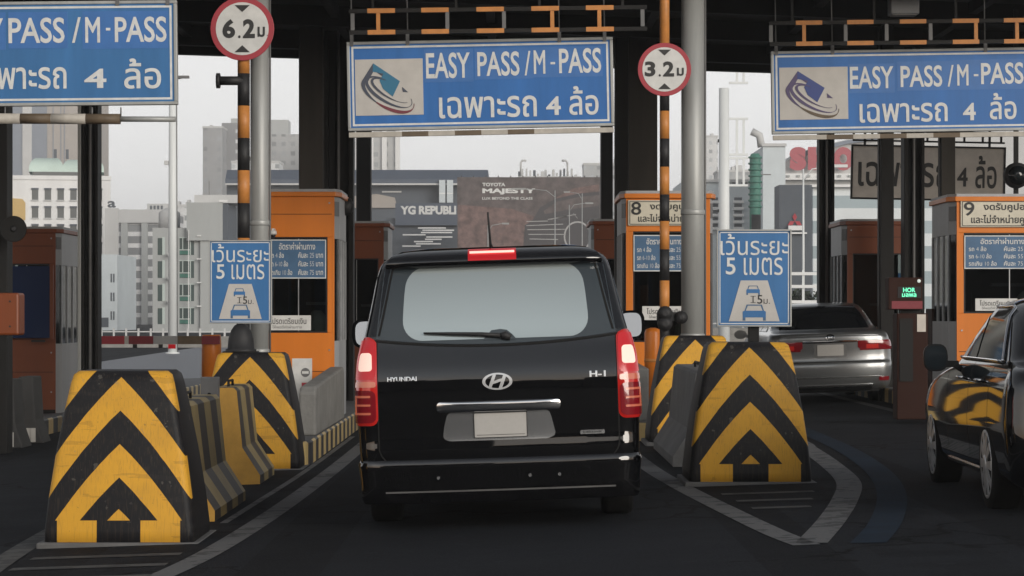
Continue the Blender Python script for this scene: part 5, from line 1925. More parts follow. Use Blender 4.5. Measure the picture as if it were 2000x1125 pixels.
def black_car():
    th = R(-1.5)
    # the left rear wheel's outer face stands at (3.35, 17.8)
    c, s_ = math.cos(th), math.sin(th)
    lx, ly = -.885, 1.1
    ox = 3.31 - (lx * c - ly * s_)
    oy = 17.8 - (lx * s_ + ly * c)
    t = thing('sedan', 'glossy black sedan turning into the lane at the right frame edge', 'car', (ox, oy / K, gz(ox) - .02), th, XF)
    P = [(.20, .78, .18, 4.5), (.26, .855, .08, 4.65), (.36, .872, .02, 4.75), (.50, .885, .0, 4.78), (.62, .890, .01, 4.76), (.70, .884, .02, 4.7), (.78, .878, .03, 4.55), (.86, .868, .04, 4.25), (.93, .85, .06, 3.8),
         (.985, .828, .12, 3.35), (1.02, .805, .28, 3.30), (1.05, .785, .44, 3.24), (1.15, .752, .58, 3.04), (1.29, .70, .80, 2.74), (1.40, .645, 1.04, 2.46), (1.455, .56, 1.26, 2.22), (1.485, .38, 1.5, 2.0)]
    B = Body(P, .17, .42, .05, .22)
    bo = build('body', B.body(M['car_black']), t)
    cut_wells(bo, [(sx * .88, yy, .32, .36) for sx in (-1, 1) for yy in (1.1, 3.85)])
    for sg in (-1, 1):
        side_glass(B, t, sg, ((.84, 1.95), (2.02, 3.25)), 1.045, 1.395, 2.5, 1.05)
        # chrome surround of the glass
        b = MB(M['chrome'])
        low, top = [], []
        def edge(z, y):
            tt = sg * B.tside(z, y)
            return B.S(z, tt) + B.normal(z, tt) * .012
        loop = [edge(1.035, y) for y in np.linspace(.78, 3.30, 14)] + [edge(z, 3.29 - 2.5 * (z - 1.045)) for z in np.linspace(1.06, 1.395, 8)] + [edge(1.407, y) for y in np.linspace(2.36, 1.22, 6)] + [edge(z, .79 + 1.05 * (z - 1.045)) for z in np.linspace(1.39, 1.05, 8)]
        b.tube(loop + [loop[0]], .012, 6)
        build('window_trim', b, t)
        b = MB(M['seam'])
        for y in (1.02, 1.92, 2.98):
            A, C = [], []
            for z in np.linspace(.36, 1.03, 14):
                for l, q in ((A, -.004), (C, .004)):
                    tt = sg * B.tside(z, y + q)
                    l.append(B.S(z, tt) + B.normal(z, tt) * .0025)
            b.rows([A, C], True)
        build('door_seam', b, t)
        for y in (1.28, 2.14):
            b = MB(M['chrome'])
            pts = [edge(.90, yy) for yy in (y, y + .02, y + .16, y + .18)]
            n = Vector((sg * .025, 0, 0))
            b.tube([pts[0], pts[1] + n, pts[2] + n, pts[3]], .011, 8)
            build('door_handle', b, t)
        b = MB(M['chrome_dull'])
        rows = []
        for z in (.255, .275):
            rows.append((z, sg * B.tside(z, 1.4), sg * B.tside(z, 3.1)) if sg > 0 else (z, -B.tside(z, 3.1), -B.tside(z, 1.4)))
        B.patch(b, rows, .012, 10, .01)
        build('sill_trim', b, t)
        # mirror
        b = MB(M['black_gloss'])
        rings = []
        for k in range(8):
            u = k / 7
            f = math.sqrt(max(.02, 1 - (u * .95) ** 2.4))
            rings.append([(sg * .98 + .092 * f * math.copysign(abs(math.cos(a)) ** .7, math.cos(a)), 2.78 + .16 * u, 1.04 + .105 * f * math.copysign(abs(math.sin(a)) ** .7, math.sin(a))) for a in [2 * math.pi * q / 20 for q in range(20)]])
        b.loft(rings)
        b.bar((sg * .80, 2.86, .985), (sg * .95, 2.86, .99), .05)
        mo = build('mirror', b, t)
        b = MB(M['frit'])
        b.add([(sg * .98 + .08 * math.copysign(abs(math.cos(a)) ** .7, math.cos(a)), 2.776, 1.04 + .09 * math.copysign(abs(math.sin(a)) ** .7, math.sin(a))) for a in [2 * math.pi * q / 20 for q in range(20)]], [tuple(range(20))])
        build('mirror_glass', b, mo)
        b = MB(M['lens_dark'])
        rows = []
        for z in np.linspace(.76, .90, 6):
            a_, c_ = .36, B.at(z)[0] - .22 + .06
            rows.append((z, sg * a_, sg * c_) if sg > 0 else (z, -c_, -a_))
        B.patch(b, rows, .01, 10, .02, .006)
        build('taillight', b, t)
        b = MB(M['lens_dim'])
        rows = []
        for z in np.linspace(.66, .76, 5):
            a_, c_ = B.tside(z, 4.0), B.tside(z, 4.35)
            rows.append((z, sg * a_, sg * c_) if sg > 0 else (z, -c_, -a_))
    b = MB(M['tint'])
    rows = [(z, -w, w) for z, w in ((1.055, .56), (1.13, .55), (1.22, .52), (1.31, .48), (1.40, .42))]
    B.patch(b, rows, .005, 14, 0)
    build('rear_window', b, t)
    for sx in (-1, 1):
        for yy in (1.1, 3.85):
            wheel(t, sx * .785, yy, .325, .205, sx, 10, .72)
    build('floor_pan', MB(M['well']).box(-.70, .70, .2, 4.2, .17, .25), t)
black_car()

# ================================================================== DISTANCE
def rect(px0, px1, pyt, d, base=0.0):
    return PX(px0, d), PX(px1, d), PZ(pyt, d) - base

def block(name, label, cat, px0, px1, pyt, d, depth, m, group=None, base=0.0):
    x0, x1, h = rect(px0, px1, pyt, d, base)
    t = thing(name, label, cat, ((x0 + x1) / 2, d, base), 0, 0, group)
    w = (x1 - x0) / 2
    build('wall', MB(m).box(-w, w, 0, depth, 0, h), t)
    return t, w, h

def roofgear(t, w, h, depth, seed, n=4, m=None):
    r = random.Random(seed)
    for k in range(n):
        x = r.uniform(-w * .8, w * .7)
        ww, hh = r.uniform(.06, .16) * w * 2, r.uniform(.8, 2.2)
        build('roof_plant', MB(m or M['b_lgrey']).box(x, x + ww, depth * .2, depth * .5, h, h + hh), t)
    build('parapet', MB(m or M['b_lgrey']).box(-w - .15, w + .15, -.15, depth + .15, h, h + .6), t)

# tall tower at far left
d = 330
t, w, h = block('tower_block', 'slate and beige tall tower behind the white hotel at left', 'tower', 12, 186, 130, d, 25, M['b_beige'])
xx_ = lambda p: PX(p, d) - t.location.x
for a, c, m in ((12, 45, 'b_bluegrey'), (63, 92, 'b_bluegrey'), (45, 63, 'b_lgrey')):
    build('cladding', MB(M[m]).box(xx_(a), xx_(c), -.6 - (.3 if m == 'b_lgrey' else 0), .0, 0, h - 1), t)
for p in (103, 118, 125):
    build('cladding_joint', MB(M['b_bluegrey']).box(xx_(p), xx_(p) + .25, -.12, 0, 0, h), t)

# white hotel with mint roof, its front turned a little
d = 150
x0, x1 = PX(-30, d), PX(206, d)
t = thing('hotel_building', 'white building with mint barrel roof and small windows at left', 'building', (x0, d, 0), R(9))
W = (x1 - x0) * 1.03
H_ = PZ(347, d)
build('wall', MB(M['b_white']).box(0, W, 0, 18, 0, H_), t)
build('parapet', MB(M['b_white']).box(-.1, W + .1, -.15, .0, H_ - .2, H_ + .35), t)
u0 = (52 + 30) / 236 * W
b = MB(M['b_mint'])
for (a, c, hh) in ((0, .46, 2.1), (.44, .72, 1.9), (.70, 1.0, 1.9)):
    L = W * .60
    xa, xc = u0 + a * L, u0 + c * L
    ring = []
    rows = []
    for k in range(11):
        an = math.pi * k / 10
        z = H_ + .9 + math.sin(an) * hh
        y = 5 - math.cos(an) * 4.2
        ins = (1 - math.sin(an)) * .0 + (.9 * (math.sin(an)) ** 3)
        rows.append([(xa + ins, y, z), (xc - ins, y, z)])
    b.rows(rows, True)
    n = len(rows)
    b.add([r[0] for r in rows], [tuple(range(n))]).add([r[1] for r in rows], [tuple(range(n))])
build('roof', b, t)
build('clerestory', MB(M['b_win']).box(u0 + .5, u0 + W * .58, .8, 6, H_, H_ + .9), t)
for k in range(3):
    build('vent', MB(M['b_slate']).box(u0 + 3.2 + k * 1.6, u0 + 3.6 + k * 1.6, 5, 5.4, H_ + 2.9, H_ + 4.2), t)
for r_ in range(7):
    z1 = H_ - 1.5 - r_ * 2.4
    for k in range(7):
        xw = (65 + 30 + 24.0 * k - 7) / 236 * W
        if xw > W - 1.0 or z1 < 1.5:
            continue
        f = build('window', MB(M['b_win']).box(xw, xw + .85, -.03, .05, z1 - 1.4, z1), t)
        build('hood', MB(M['b_slate']).box(xw - .05, xw + .9, -.22, -.03, z1 - .05, z1 + .18), f)
        build('sill', MB(M['b_lgrey']).box(xw - .08, xw + .93, -.2, -.03, z1 - 1.55, z1 - 1.4), f)
b = MB(M['b_yellow'])
xa, xb_ = (15 + 30) / 236 * W - 1.5, (46 + 30) / 236 * W
b.prism([(xa, H_ - 5.6), (xb_, H_ - 5.6), (xb_, H_ - 3.3), (xb_ - .4, H_ - 2.8), (xa, H_ - 2.6)], 'y', -.25, -.02)
build('arch_panel', b, t)

# roof letter
d = 148
t = thing('roof_letter', 'grey letter a standing on a far roof', 'letter sign', (PX(218, d), d, PZ(408, d)))
b = MB(M['b_slate'])
b.text('a', -.55, .55, .15, 1.05, 0, .03)
build('letter', b, t, fix=False)
build('stand', MB(M['b_lgrey']).box(-.9, .9, .05, .25, -22, .1), t)

# banded flats
d = 170
t, w, h = block('apartment_building', 'grey apartment block with white banded balconies behind the light mast', 'building', 204, 332, 412, d, 16, M['stripes'])
xx_ = lambda p: PX(p, d) - t.location.x
for a, c in ((237, 250), (277, 289), (318, 332), (202, 206)):
    build('pier', MB(M['b_grey']).box(xx_(a), xx_(c), -.5, 0, 0, h), t)
build('penthouse', MB(M['b_lgrey']).box(xx_(287), xx_(330), 0, 8, h, h + 1.1), t)
build('parapet', MB(M['b_lgrey']).box(xx_(204), xx_(332), -.6, .0, h - 1.8, h + .2), t)
for k in range(4):
    build('window', MB(M['b_slate']).box(xx_(293 + 7 * k), xx_(297 + 7 * k), -.05, 0, h + .1, h + .8), t)

# pale slab and low white buildings
d = 105
t, w, h = block('apartment_building', 'pale blue slab building beside the left column', 'building', 150, 229, 497, d, 12, M['b_pale'])
for r_ in range(4):
    for px in (216, 221):
        x = PX(px, d) - t.location.x
        z = h - 1.8 - r_ * 1.75
        build('window', MB(M['b_slate']).box(x, x + .13, -.03, .02, z - .8, z), t)
build('window', MB(M['b_slate']).box(PX(192, d) - t.location.x, PX(212, d) - t.location.x, -.03, .02, .3, 1.2), t)
d = 230
t, w, h = block('low_building', 'low white building with dark window strips behind the parking lot', 'building', 228, 300, 536, d, 10, M['b_white'])
for z in (h - 1.5, h - 3.5):
    build('window', MB(M['b_slate']).box(-w + .3, w - 1.0, -.04, .02, z - .6, z), t)
build('roof', MB(M['b_lgrey']).box(-w - .2, w + .2, -.3, 10.2, h, h + .25), t)
t, w, h = block('apartment_building', 'dark grey flats with balconies low behind the banded flats', 'building', 228, 300, 513, 250, 10, M['far_tower3'])
build('parapet', MB(M['b_grey']).box(-w, w, -.2, .0, h, h + .4), t)

# grey building with green windows
d = 92
X0_, X1_, h1 = rect(298, 470, 445, d)
t = thing('office_building', 'grey office building with tall green windows left of the striped pole', 'building', ((X0_ + X1_) / 2, d, 0))
xx_ = lambda p: PX(p, d) - t.location.x
zz_ = lambda p: PZ(p, d)
build('wall', MB(M['b_grey']).box(xx_(298), xx_(392), 0, 9, 0, h1), t)
build('wall', MB(M['b_grey']).box(xx_(392), xx_(470), -.3, 8, 0, zz_(470)), t)
build('tower', MB(M['b_grey']).box(xx_(366), xx_(436), -.5, 7, zz_(470), zz_(396)), t)
build('stair_core', MB(M['b_lgrey']).box(xx_(378), xx_(466), .5, 6.5, zz_(396), zz_(380)), t)
build('stair_core', MB(M['b_slate']).box(xx_(436), xx_(446), -.3, 6, zz_(470), zz_(398)), t)
build('ledge', MB(M['b_white']).box(xx_(430), xx_(446), -.7, -.5, zz_(395), zz_(391)), t)
for pt, pb in ((465, 498), (510, 543), (556, 588), (602, 633)):
    b = MB(M['b_glass'])
    b.box(xx_(308), xx_(317), -.02, .1, zz_(pb), zz_(pt))
    f = build('window', b, t)
    build('reveal', MB(M['b_frame']).box(xx_(317), xx_(322), -.04, .02, zz_(pb), zz_(pt - 2)), f)
    b = MB(M['b_glass'])
    b.box(xx_(351), xx_(371), -.02, .1, zz_(pb), zz_(pt)).box(xx_(373), xx_(379), -.02, .1, zz_(pb), zz_(pt))
    f = build('window', b, t)
    b = MB(M['b_frame'])
    b.box(xx_(350), xx_(372), -.06, -.021, zz_(pb - 9), zz_(pb - 11)).box(xx_(371), xx_(373), -.06, .02, zz_(pb), zz_(pt))
    b.box(xx_(356), xx_(358), -.06, -.021, zz_(pb - 11), zz_(pt)).box(xx_(350), xx_(380), -.08, -.021, zz_(pt), zz_(pt - 2))
    build('frame', b, f)
    build('spandrel', MB(M['jade']).box(xx_(351), xx_(371), -.03, -.0205, zz_(pb - 1), zz_(pb - 8)), f)
    build('canopy', MB(M['b_white']).box(xx_(386), xx_(394), -.6, -.3, zz_(pt - 3), zz_(pt - 5)), t)
for pq in (500, 546, 592):
    build('air_conditioner', MB(M['b_white']).box(xx_(330), xx_(336), -.7, 0, zz_(pq), zz_(pq - 5)), t)
    build('stain', MB(M['b_slate']).box(xx_(331), xx_(332), -.012, 0, zz_(pq + 18), zz_(pq)), t)
build('antenna_mast', MB(M['steel_grey']).box(xx_(405), xx_(406), 1, 1.1, zz_(380), zz_(352)), t)
build('water_tank', MB(M['b_lgrey']).lathe([(.9, 0), (.9, 1.4), (.3, 1.8)], (xx_(318), 4, h1), 'z', 16), t)
build('drainpipe', MB(M['b_white']).box(xx_(370), xx_(371), -.75, -.55, 0, zz_(450)), t)

# far towers
d = 360
t, w, h = block('tower_block', 'pale high-rise flats left of the striped pole', 'tower', 396, 434, 250, d, 20, M['far_tower'])
roofgear(t, w, h, 20, 3, 2)
t, w, h = block('tower_block', 'darker grey high-rise flats directly behind the striped pole', 'tower', 433, 470, 240, d + 6, 20, M['far_tower2'])
build('roof_plant', MB(M['b_grey']).box(-w * .1, w, 2, 12, h, h + 1.6), t)
t, w, h = block('tower_block', 'white high-rise between the grey pole and the brown column', 'tower', 500, 588, 262, d + 20, 20, M['far_tower3'])
build('roof_plant', MB(M['b_grey']).box(-w, w * .4, 2, 12, h, h + 5), t)
t, w, h = block('tower_block', 'white high-rise with dark balconies behind the thin column under the centre sign', 'tower', 672, 776, 240, d, 20, M['far_tower3'])
for k in range(5):
    u = -w + k * w / 2
    build('pier', MB(M['b_white']).box(u - .6, u + .9, -1, 0, 0, h), t)

M['far_flats'] = facade_mat('far_flats', (0.62, 0.64, 0.65), (0.22, 0.24, 0.25), 2.6, 2.9, (0.25, 0.7), (0.3, 0.72))
M['far_flats_grey'] = facade_mat('far_flats_grey', (0.40, 0.42, 0.43), (0.16, 0.175, 0.185), 2.2, 2.7, (0.2, 0.75), (0.3, 0.7))
for lab, a_, c_, top_, d_, m_ in (('pale hazy high-rise peeping out just right of the thick grey pole', 1360, 1402, 268, 380, 'far_flats'),
                                  ('wide hazy block of flats low behind the right light mast', 1402, 1500, 336, 300, 'far_flats_grey'),
                                  ('hazy flats rising behind the white hotel roof letter', 196, 262, 424, 260, 'far_flats_grey'),
                                  ('pale hazy flats just right of the light mast at left', 338, 372, 404, 270, 'far_flats'),
                                  ('small hazy slab between the towers and the dark hall roof', 452, 545, 318, 330, 'far_flats'),
                                  ('hazy slab behind the thin right column under the centre sign', 1140, 1215, 322, 330, 'far_flats_grey')):
    t, w, h = block('apartment_building', lab, 'building', a_, c_, top_, d_, 14, M[m_])
    roofgear(t, w, h, 14, int(a_), 3)

# long dark-roofed hall
d = 140
x0, x1, h = rect(440, 953, 330, d)
t = thing('station_hall', 'long hall with a dark navy roof behind the boards over the van', 'building', ((x0 + x1) / 2, d, 0))
w = (x1 - x0) / 2
z2 = PZ(358, d)
build('wall', MB(M['b_slate']).box(-w, w - .4, 1.5, 24, 0, z2), t)
b = MB(M['b_navy'])
b.prism([(0, z2), (26, z2), (26, h - .2), (2, h), (0, z2 + .5)], 'x', -w, w)
build('roof', b, t)
build('eaves_trim', MB(M['b_lgrey']).box(-w, w, -.12, 0, z2 - .22, z2), t)
xx_ = lambda p: PX(p, d) - t.location.x
zz_ = lambda p: PZ(p, d)
for a, c in ((745, 783), (640, 690)):
    build('ceiling_light', MB(M['b_lgrey']).box(xx_(a), xx_(c), 1.3, 1.5, zz_(375), zz_(372)), t)
build('panel', MB(M['b_beige']).prism([(xx_(690), zz_(405)), (xx_(775), zz_(405)), (xx_(770), zz_(385)), (xx_(735), zz_(378)), (xx_(690), zz_(382))], 'y', 1.2, 1.49), t)
for a in (858, 873):
    build('pillar', MB(M['b_pale']).box(xx_(a), xx_(a + 12), -.6, .3, zz_(396), zz_(352)), t)
    build('pillar_band', MB(M['b_white']).box(xx_(a), xx_(a + 12), -.65, -.6, zz_(379), zz_(377)), t)

# dark board with white letters
d = 118
t = thing('shop_board', 'dark slate board with white letters left of the large billboard', 'advertising board', (PX(834, d), d, 0))
w = (PX(896, d) - PX(772, d)) / 2
zz_ = lambda p: PZ(p, d)
build('panel', MB(M['b_navy']).box(-w, w, 0, .6, zz_(440), zz_(397)), t)
build('back_wall', MB(M['b_slate']).box(-w * 1.3, w, .61, 4, 0, zz_(440) + .8), t)
b = MB(M['letter_white'])
xx_ = lambda p: PX(p, d) - PX(834, d)
b.text('YG', xx_(782), xx_(812), zz_(419), zz_(402), -.02, .05)
b.text('REPUBLI', xx_(818), xx_(891), zz_(419), zz_(402), -.02, .05)
build('lettering', b, t, fix=False)
r = random.Random(5)
for k in range(9):
    xa = xx_(786 + r.uniform(0, 50))
    z = zz_(446 + k * 4.4)
    build('railing_slat', MB(M['b_white']).box(xa, xa + r.uniform(1.5, 3.4), -1.2, -1.05, z - .07, z + .07), t)

# billboard
d = 110
t = thing('billboard', 'brown billboard showing a dark car and white headline above the van roof', 'billboard', (PX(1033, d), d, 0))
xx_ = lambda p: PX(p, d) - PX(1033, d)
zz_ = lambda p: PZ(p, d)
bd = build('panel', MB(M['ad_brown']).box(xx_(893), xx_(1172), 0, .5, zz_(500), zz_(346)), t)
b = MB(M['ad_rust'])
b.poly([(xx_(895), zz_(498)), (xx_(1060), zz_(498)), (xx_(1050), zz_(425)), (xx_(1000), zz_(408)), (xx_(895), zz_(400))], -.02)
b.poly([(xx_(1085), zz_(400)), (xx_(1170), zz_(398)), (xx_(1170), zz_(360)), (xx_(1120), zz_(368)), (xx_(1088), zz_(385))], -.02)
build('backdrop_picture', b, bd, fix=False)
b = MB(M['ad_dark'])
b.poly([(xx_(p), zz_(q)) for p, q in ((1022, 482), (1025, 440), (1040, 430), (1055, 405), (1085, 388), (1130, 378), (1171, 374), (1171, 498), (1022, 498))], -.03)
b.use(M['ad_brown']).poly([(xx_(p), zz_(q)) for p, q in ((1062, 412), (1088, 394), (1130, 385), (1171, 381), (1171, 402), (1120, 408), (1064, 418))], -.04)
b.use(M['ad_light'])
for p0, q0, p1, q1 in ((1028, 432, 1070, 431), (1028, 440, 1100, 437), (1070, 428, 1125, 418), (1030, 448, 1105, 447), (1032, 457, 1105, 457), (1034, 466, 1090, 467), (1075, 428, 1108, 421), (1120, 416, 1128, 426)):
    b.poly([(xx_(p0), zz_(q0)), (xx_(p0), zz_(q0) - .07), (xx_(p1), zz_(q1) - .07), (xx_(p1), zz_(q1))], -.05)
cc = (xx_(1128), zz_(462))
o3 = [(cc[0] + 1.35 * math.cos(a), cc[1] + 1.5 * math.sin(a)) for a in [2 * math.pi * i / 28 for i in range(28)]]
i3 = [(cc[0] + 1.2 * math.cos(a), cc[1] + 1.35 * math.sin(a)) for a in [2 * math.pi * i / 28 for i in range(28)]]
b.ringpoly(o3, i3, -.05)
build('car_picture', b, bd, fix=False)
b = MB(M['letter_white'])
b.text('TOYOTA', xx_(942), xx_(987), zz_(364), zz_(357), -.06, .04)
b.text('MAJESTY', xx_(942), xx_(1046), zz_(380), zz_(368), -.06, .05)
b.text('LUX BEYOND THE CLASS', xx_(942), xx_(1040), zz_(390), zz_(385), -.06, .02)
build('lettering', b, bd, fix=False)
for p in (930, 990, 1050, 1110, 1160):
    build('post', MB(M['steel_grey']).box(xx_(p) - .12, xx_(p) + .12, .5, .8, 0, zz_(352)), t)
for p in np.linspace(900, 1165, 12):
    build('top_spike', MB(M['ad_dark']).box(xx_(p), xx_(p) + .1, .1, .2, zz_(346), zz_(343)), t)

# pale plant tops and lamp arms above the billboard
d = 150
t = thing('roof_machinery', 'pale pipes and tanks on a roof behind the billboard top', 'roof machinery', (PX(1072, d), d, 0))
xx_ = lambda p: PX(p, d) - PX(1072, d)
zz_ = lambda p: PZ(p, d)
build('wall', MB(M['b_lgrey']).box(xx_(1012), xx_(1135), 0, 8, 0, zz_(344)), t)
r = random.Random(9)
for k in range(16):
    p = 1012 + k * 7.4
    hh = r.uniform(3, 17)
    build('tank' if k % 3 else 'cabinet', MB(M['b_lgrey'] if k % 4 else M['b_slate']).box(xx_(p), xx_(p + r.uniform(3, 7)), r.uniform(0, 2), 3, zz_(344), zz_(344 - hh)), t)
for p, sgn in ((1017, 1), (1108, -1)):
    b = MB(M['b_lgrey'])
    b.tube([(xx_(p), -.4, zz_(344)), (xx_(p), -.4, zz_(318)), (xx_(p + 3 * sgn), -.4, zz_(314)), (xx_(p + 11 * sgn), -.4, zz_(314))], .14, 8)
    build('lamp_arm', b, t)

# street lamps in front of the billboard and across the middle distance
def street_lamp(label, px, pytop, d, arm, two=False, m='lamp_grey', r=.05):
    t = thing('street_lamp', label, 'street lamp', (PX(px, d), d, 0), 0, 0, 'street lamps beyond the plaza')
    h = PZ(pytop, d)
    build('pole', MB(M[m]).tube([(0, 0, 0), (0, 0, h)], [r * 1.3, r * .7], 10), t)
    for s_ in ((-1, 1) if two else (1,)):
        b = MB(M[m])
        L = arm * s_
        b.tube([(0, 0, h - .5), (L * .3, 0, h), (L, 0, h + .12)], r * .55, 8)
        build('arm', b, t)
        build('lamp_head', MB(M[m]).box(min(L, L * 1.5), max(L, L * 1.5), -.1, .1, h + .06, h + .18), t)
M['lamp_grey'] = mat('grey_lamp_post', (0.30, 0.31, 0.31), 0.5, noise=0.2)
street_lamp('tall lamp arching left in front of the billboard', 1084, 372, 85, -2.2)
street_lamp('lamp post in front of the right end of the billboard', 1112, 400, 85, 1.2)
street_lamp('thin lamp post in front of the billboard picture', 1137, 378, 92, -1.0)
street_lamp('short lamp post left of the billboard picture car', 953, 440, 80, 1.0)
street_lamp('white pole in front of the slate wall with the red emblem', 1569, 330, 46, 1.2, False, 'white_steel', .05)

# big white light mast left, with lamp beside the sign
d = 42
t = thing('light_mast', 'tall pale light mast in front of the grey office building at left', 'light mast', (PX(337, d), d, 0))
build('mast', MB(M['white_steel']).tube([(0, 0, 0), (0, 0, 11.5)], [.17, .13], 16), t)
build('ladder', MB(M['steel_grey']).tube([(.175, 0, 0), (.15, 0, 11.4)], .022, 6), t)
b = MB(M['steel_grey'])
b.bar((0, 0, PZ(155, d)), (.45, 0, PZ(151, d)), .06)
build('arm', b, t)
build('lamp_head', MB(M['steel_grey']).box(.05, .62, -.1, .1, PZ(153, d), PZ(148, d)), t)
build('base_flange', MB(M['white_steel']).lathe([(.26, 0), (.26, .05), (.18, .06)], (0, 0, 0), 'z', 16), t)
build('camera_housing', MB(M['b_lgrey']).box(-.3, -.14, -.1, .1, PZ(322, d), PZ(314, d)), t)

# right: pale mast with bracket frames
d = 40
t = thing('light_mast', 'thick pale mast with rung frames right of the grey pole', 'light mast', (PX(1414, d), d, 0))
build('mast', MB(M['white_steel']).tube([(0, 0, 0), (0, 0, 9.5)], [.21, .18], 16), t)
for pt, pb in ((232, 302), (309, 362), (120, 162)):
    b = MB(M['white_steel'])
    for z in (PZ(pt, d), PZ(pb, d)):
        b.box(.18, .85, -.04, .04, z - .04, z + .04)
    for x in (.42, .66):
        b.box(x, x + .08, -.03, .03, PZ(pb, d) + .04, PZ(pt, d) - .04)
    build('rung_frame', b, t)
for p in (278, 415):
    build('clip', MB(M['steel_dark']).box(-.22, -.17, -.05, .05, PZ(p, d), PZ(p - 6, d)), t)

# right: pale building and mall
d = 120
t, w, h = block('apartment_building', 'pale grey blue building behind the right mast', 'building', 1330, 1470, 356, d, 14, M['b_pale'])
for k in range(2):
    build('window', MB(M['b_slate']).box(PX(1430 + 18 * k, d) - t.location.x, PX(1441 + 18 * k, d) - t.location.x, -.05, .02, PZ(357, d) - .35, PZ(354, d) - .1), t)
build('parapet', MB(M['b_lgrey']).box(-w, w, -.3, 0, h, h + .3), t)
r = random.Random(3)
for k in range(5):
    for px in (1385, 1432):
        z = PZ(392 + k * 13, d)
        build('balcony', MB(M['b_white']).box(PX(px, d) - t.location.x, PX(px + 20, d) - t.location.x, -.8, 0, z - .28, z), t)
        build('window', MB(M['b_slate']).box(PX(px + 2, d) - t.location.x, PX(px + 17, d) - t.location.x, -.06, .02, z + .02, z + .35), t)
t, w, h = block('apartment_building', 'pale blank grey slab behind the green tower', 'building', 1490, 1534, 286, 115, 12, M['b_pale'])
b = MB(M['b_lgrey'])
b.tube([(-1.2, 1, h), (-1.4, 1, h + 1.2), (-2.2, 1, h + 1.6)], .4, 8)
build('roof_pipe', b, t)
build('parapet', MB(M['b_lgrey']).box(-w - .1, w + .1, -.2, 0, h, h + .3), t)
d = 100
t = thing('jade_tower', 'slim jade green pillar tower right of the mast', 'pillar', (PX(1475, d), d, 0))
build('shaft', MB(M['jade']).lathe([(.5, 0), (.5, PZ(300, d) - .3), (.35, PZ(300, d))], (0, 0, 0), 'z', 16), t)
r = random.Random(2)
for k in range(9):
    z = PZ(310 + k * 12, d)
    build('balcony_ring', MB(M['jade']).lathe([(.5, 0), (.62, .04), (.62, .18), (.5, .2)], (0, 0, z), 'z', 16), t)
build('side_arm', MB(M['steel_grey']).box(.5, 1.4, -.05, .05, PZ(342, d), PZ(340, d)), t)
build('base', MB(M['black']).lathe([(.42, 0), (.42, PZ(420, d))], (0, -.9, 0), 'z', 16), t)

d = 130
x0, x1 = PX(1530, d), PX(2100, d)
t = thing('mall_building', 'grey curved roof mall with large red letters behind the right sign', 'building', (x0, d, 0))
zz_ = lambda p: PZ(p, d)
W = x1 - x0
b = MB(M['b_lgrey'])
prof = [(0, 0), (0, zz_(320)), (W * .04, zz_(300)), (W * .12, zz_(285)), (W * .22, zz_(272)), (W * .4, zz_(262)), (W * .7, zz_(256)), (W, zz_(256)), (W, 0)]
b.prism(prof, 'y', 0, 30)
build('wall', b, t)
b = MB(M['b_bluegrey'])
b.prism([(W * .02, zz_(305)), (W * .12, zz_(287)), (W * .22, zz_(274)), (W * .4, zz_(264)), (W * .4, zz_(268)), (W * .22, zz_(281)), (W * .12, zz_(296)), (W * .03, zz_(312))], 'y', -.6, -.01)
build('roof_edge', b, t)
xx_ = lambda p: PX(p, d) - x0
b = MB(M['red_letter'])
b.text('S', xx_(1540), xx_(1573), zz_(334), zz_(288), -1.0, .09)
b.text('H', xx_(1576), xx_(1620), zz_(333), zz_(288), -1.0, .09)
b.text('O', xx_(1626), xx_(1664), zz_(334), zz_(288), -1.0, .09)
build('lettering', b, t, fix=False)
build('ledge', MB(M['b_white']).box(xx_(1528), xx_(1680), -1.2, -.01, zz_(352), zz_(340)), t)
for k in range(7):
    build('ledge_lamp', MB(M['b_grey']).box(xx_(1534 + k * 20), xx_(1540 + k * 20), -1.4, -1.21, zz_(347), zz_(343)), t)

d = 70
t = thing('showroom_wall', 'dark slate wall panel with a red three diamond emblem', 'wall panel', (PX(1562, d), d, 0))
zz_ = lambda p: PZ(p, d)
xx_ = lambda p: PX(p, d) - PX(1562, d)
build('panel', MB(M['b_slate']).box(xx_(1522), xx_(1586), 0, 3, .8, zz_(361)), t)
b = MB(M['sign_red'])
cx, cz, s_ = xx_(1552), zz_(432), .34
dia = lambda ang: [(cx + q * math.cos(R(ang)) * s_ - p * math.sin(R(ang)) * s_, cz + q * math.sin(R(ang)) * s_ + p * math.cos(R(ang)) * s_) for q, p in ((0, 0), (.87, -.5), (1.73, 0), (.87, .5))]
for ang in (90, 210, 330):
    b.poly([(cx + (q * math.cos(R(ang)) - p * math.sin(R(ang))) * s_, cz + (q * math.sin(R(ang)) + p * math.cos(R(ang))) * s_) for q, p in ((0, 0), (.75, -.43), (1.5, 0), (.75, .43))], -.1)
build('emblem', b, t, fix=False)
build('plinth', MB(M['b_white']).box(xx_(1539), xx_(1569), -.3, -.01, zz_(450), zz_(441)), t)
build('plinth', MB(M['b_white']).box(xx_(1535), xx_(1575), -.35, -.01, zz_(457), zz_(454)), t)
d = 85
t, w, h = block('office_building', 'white banded office behind the right columns', 'building', 1588, 1860, 366, d, 12, M['bands'])
build('roof', MB(M['b_white']).box(-w - .3, w + .3, -.5, 12.4, h, h + .2), t)
d = 58
t = thing('box_truck', 'white box truck partly hidden behind the right columns', 'truck', (PX(1690, d), d, 0))
xx_ = lambda p: PX(p, d) - PX(1690, d)
build('cargo_box', MB(M['b_white']).box(xx_(1640), xx_(1790), 0, 2.3, .9, PZ(425, d) - .9), t, .05)
build('side_stripe', MB(M['sign_blue2']).prism([(xx_(1705), 3.0), (xx_(1785), 3.0), (xx_(1785), 3.6), (xx_(1730), 3.6)], 'y', -.02, -.001), t)
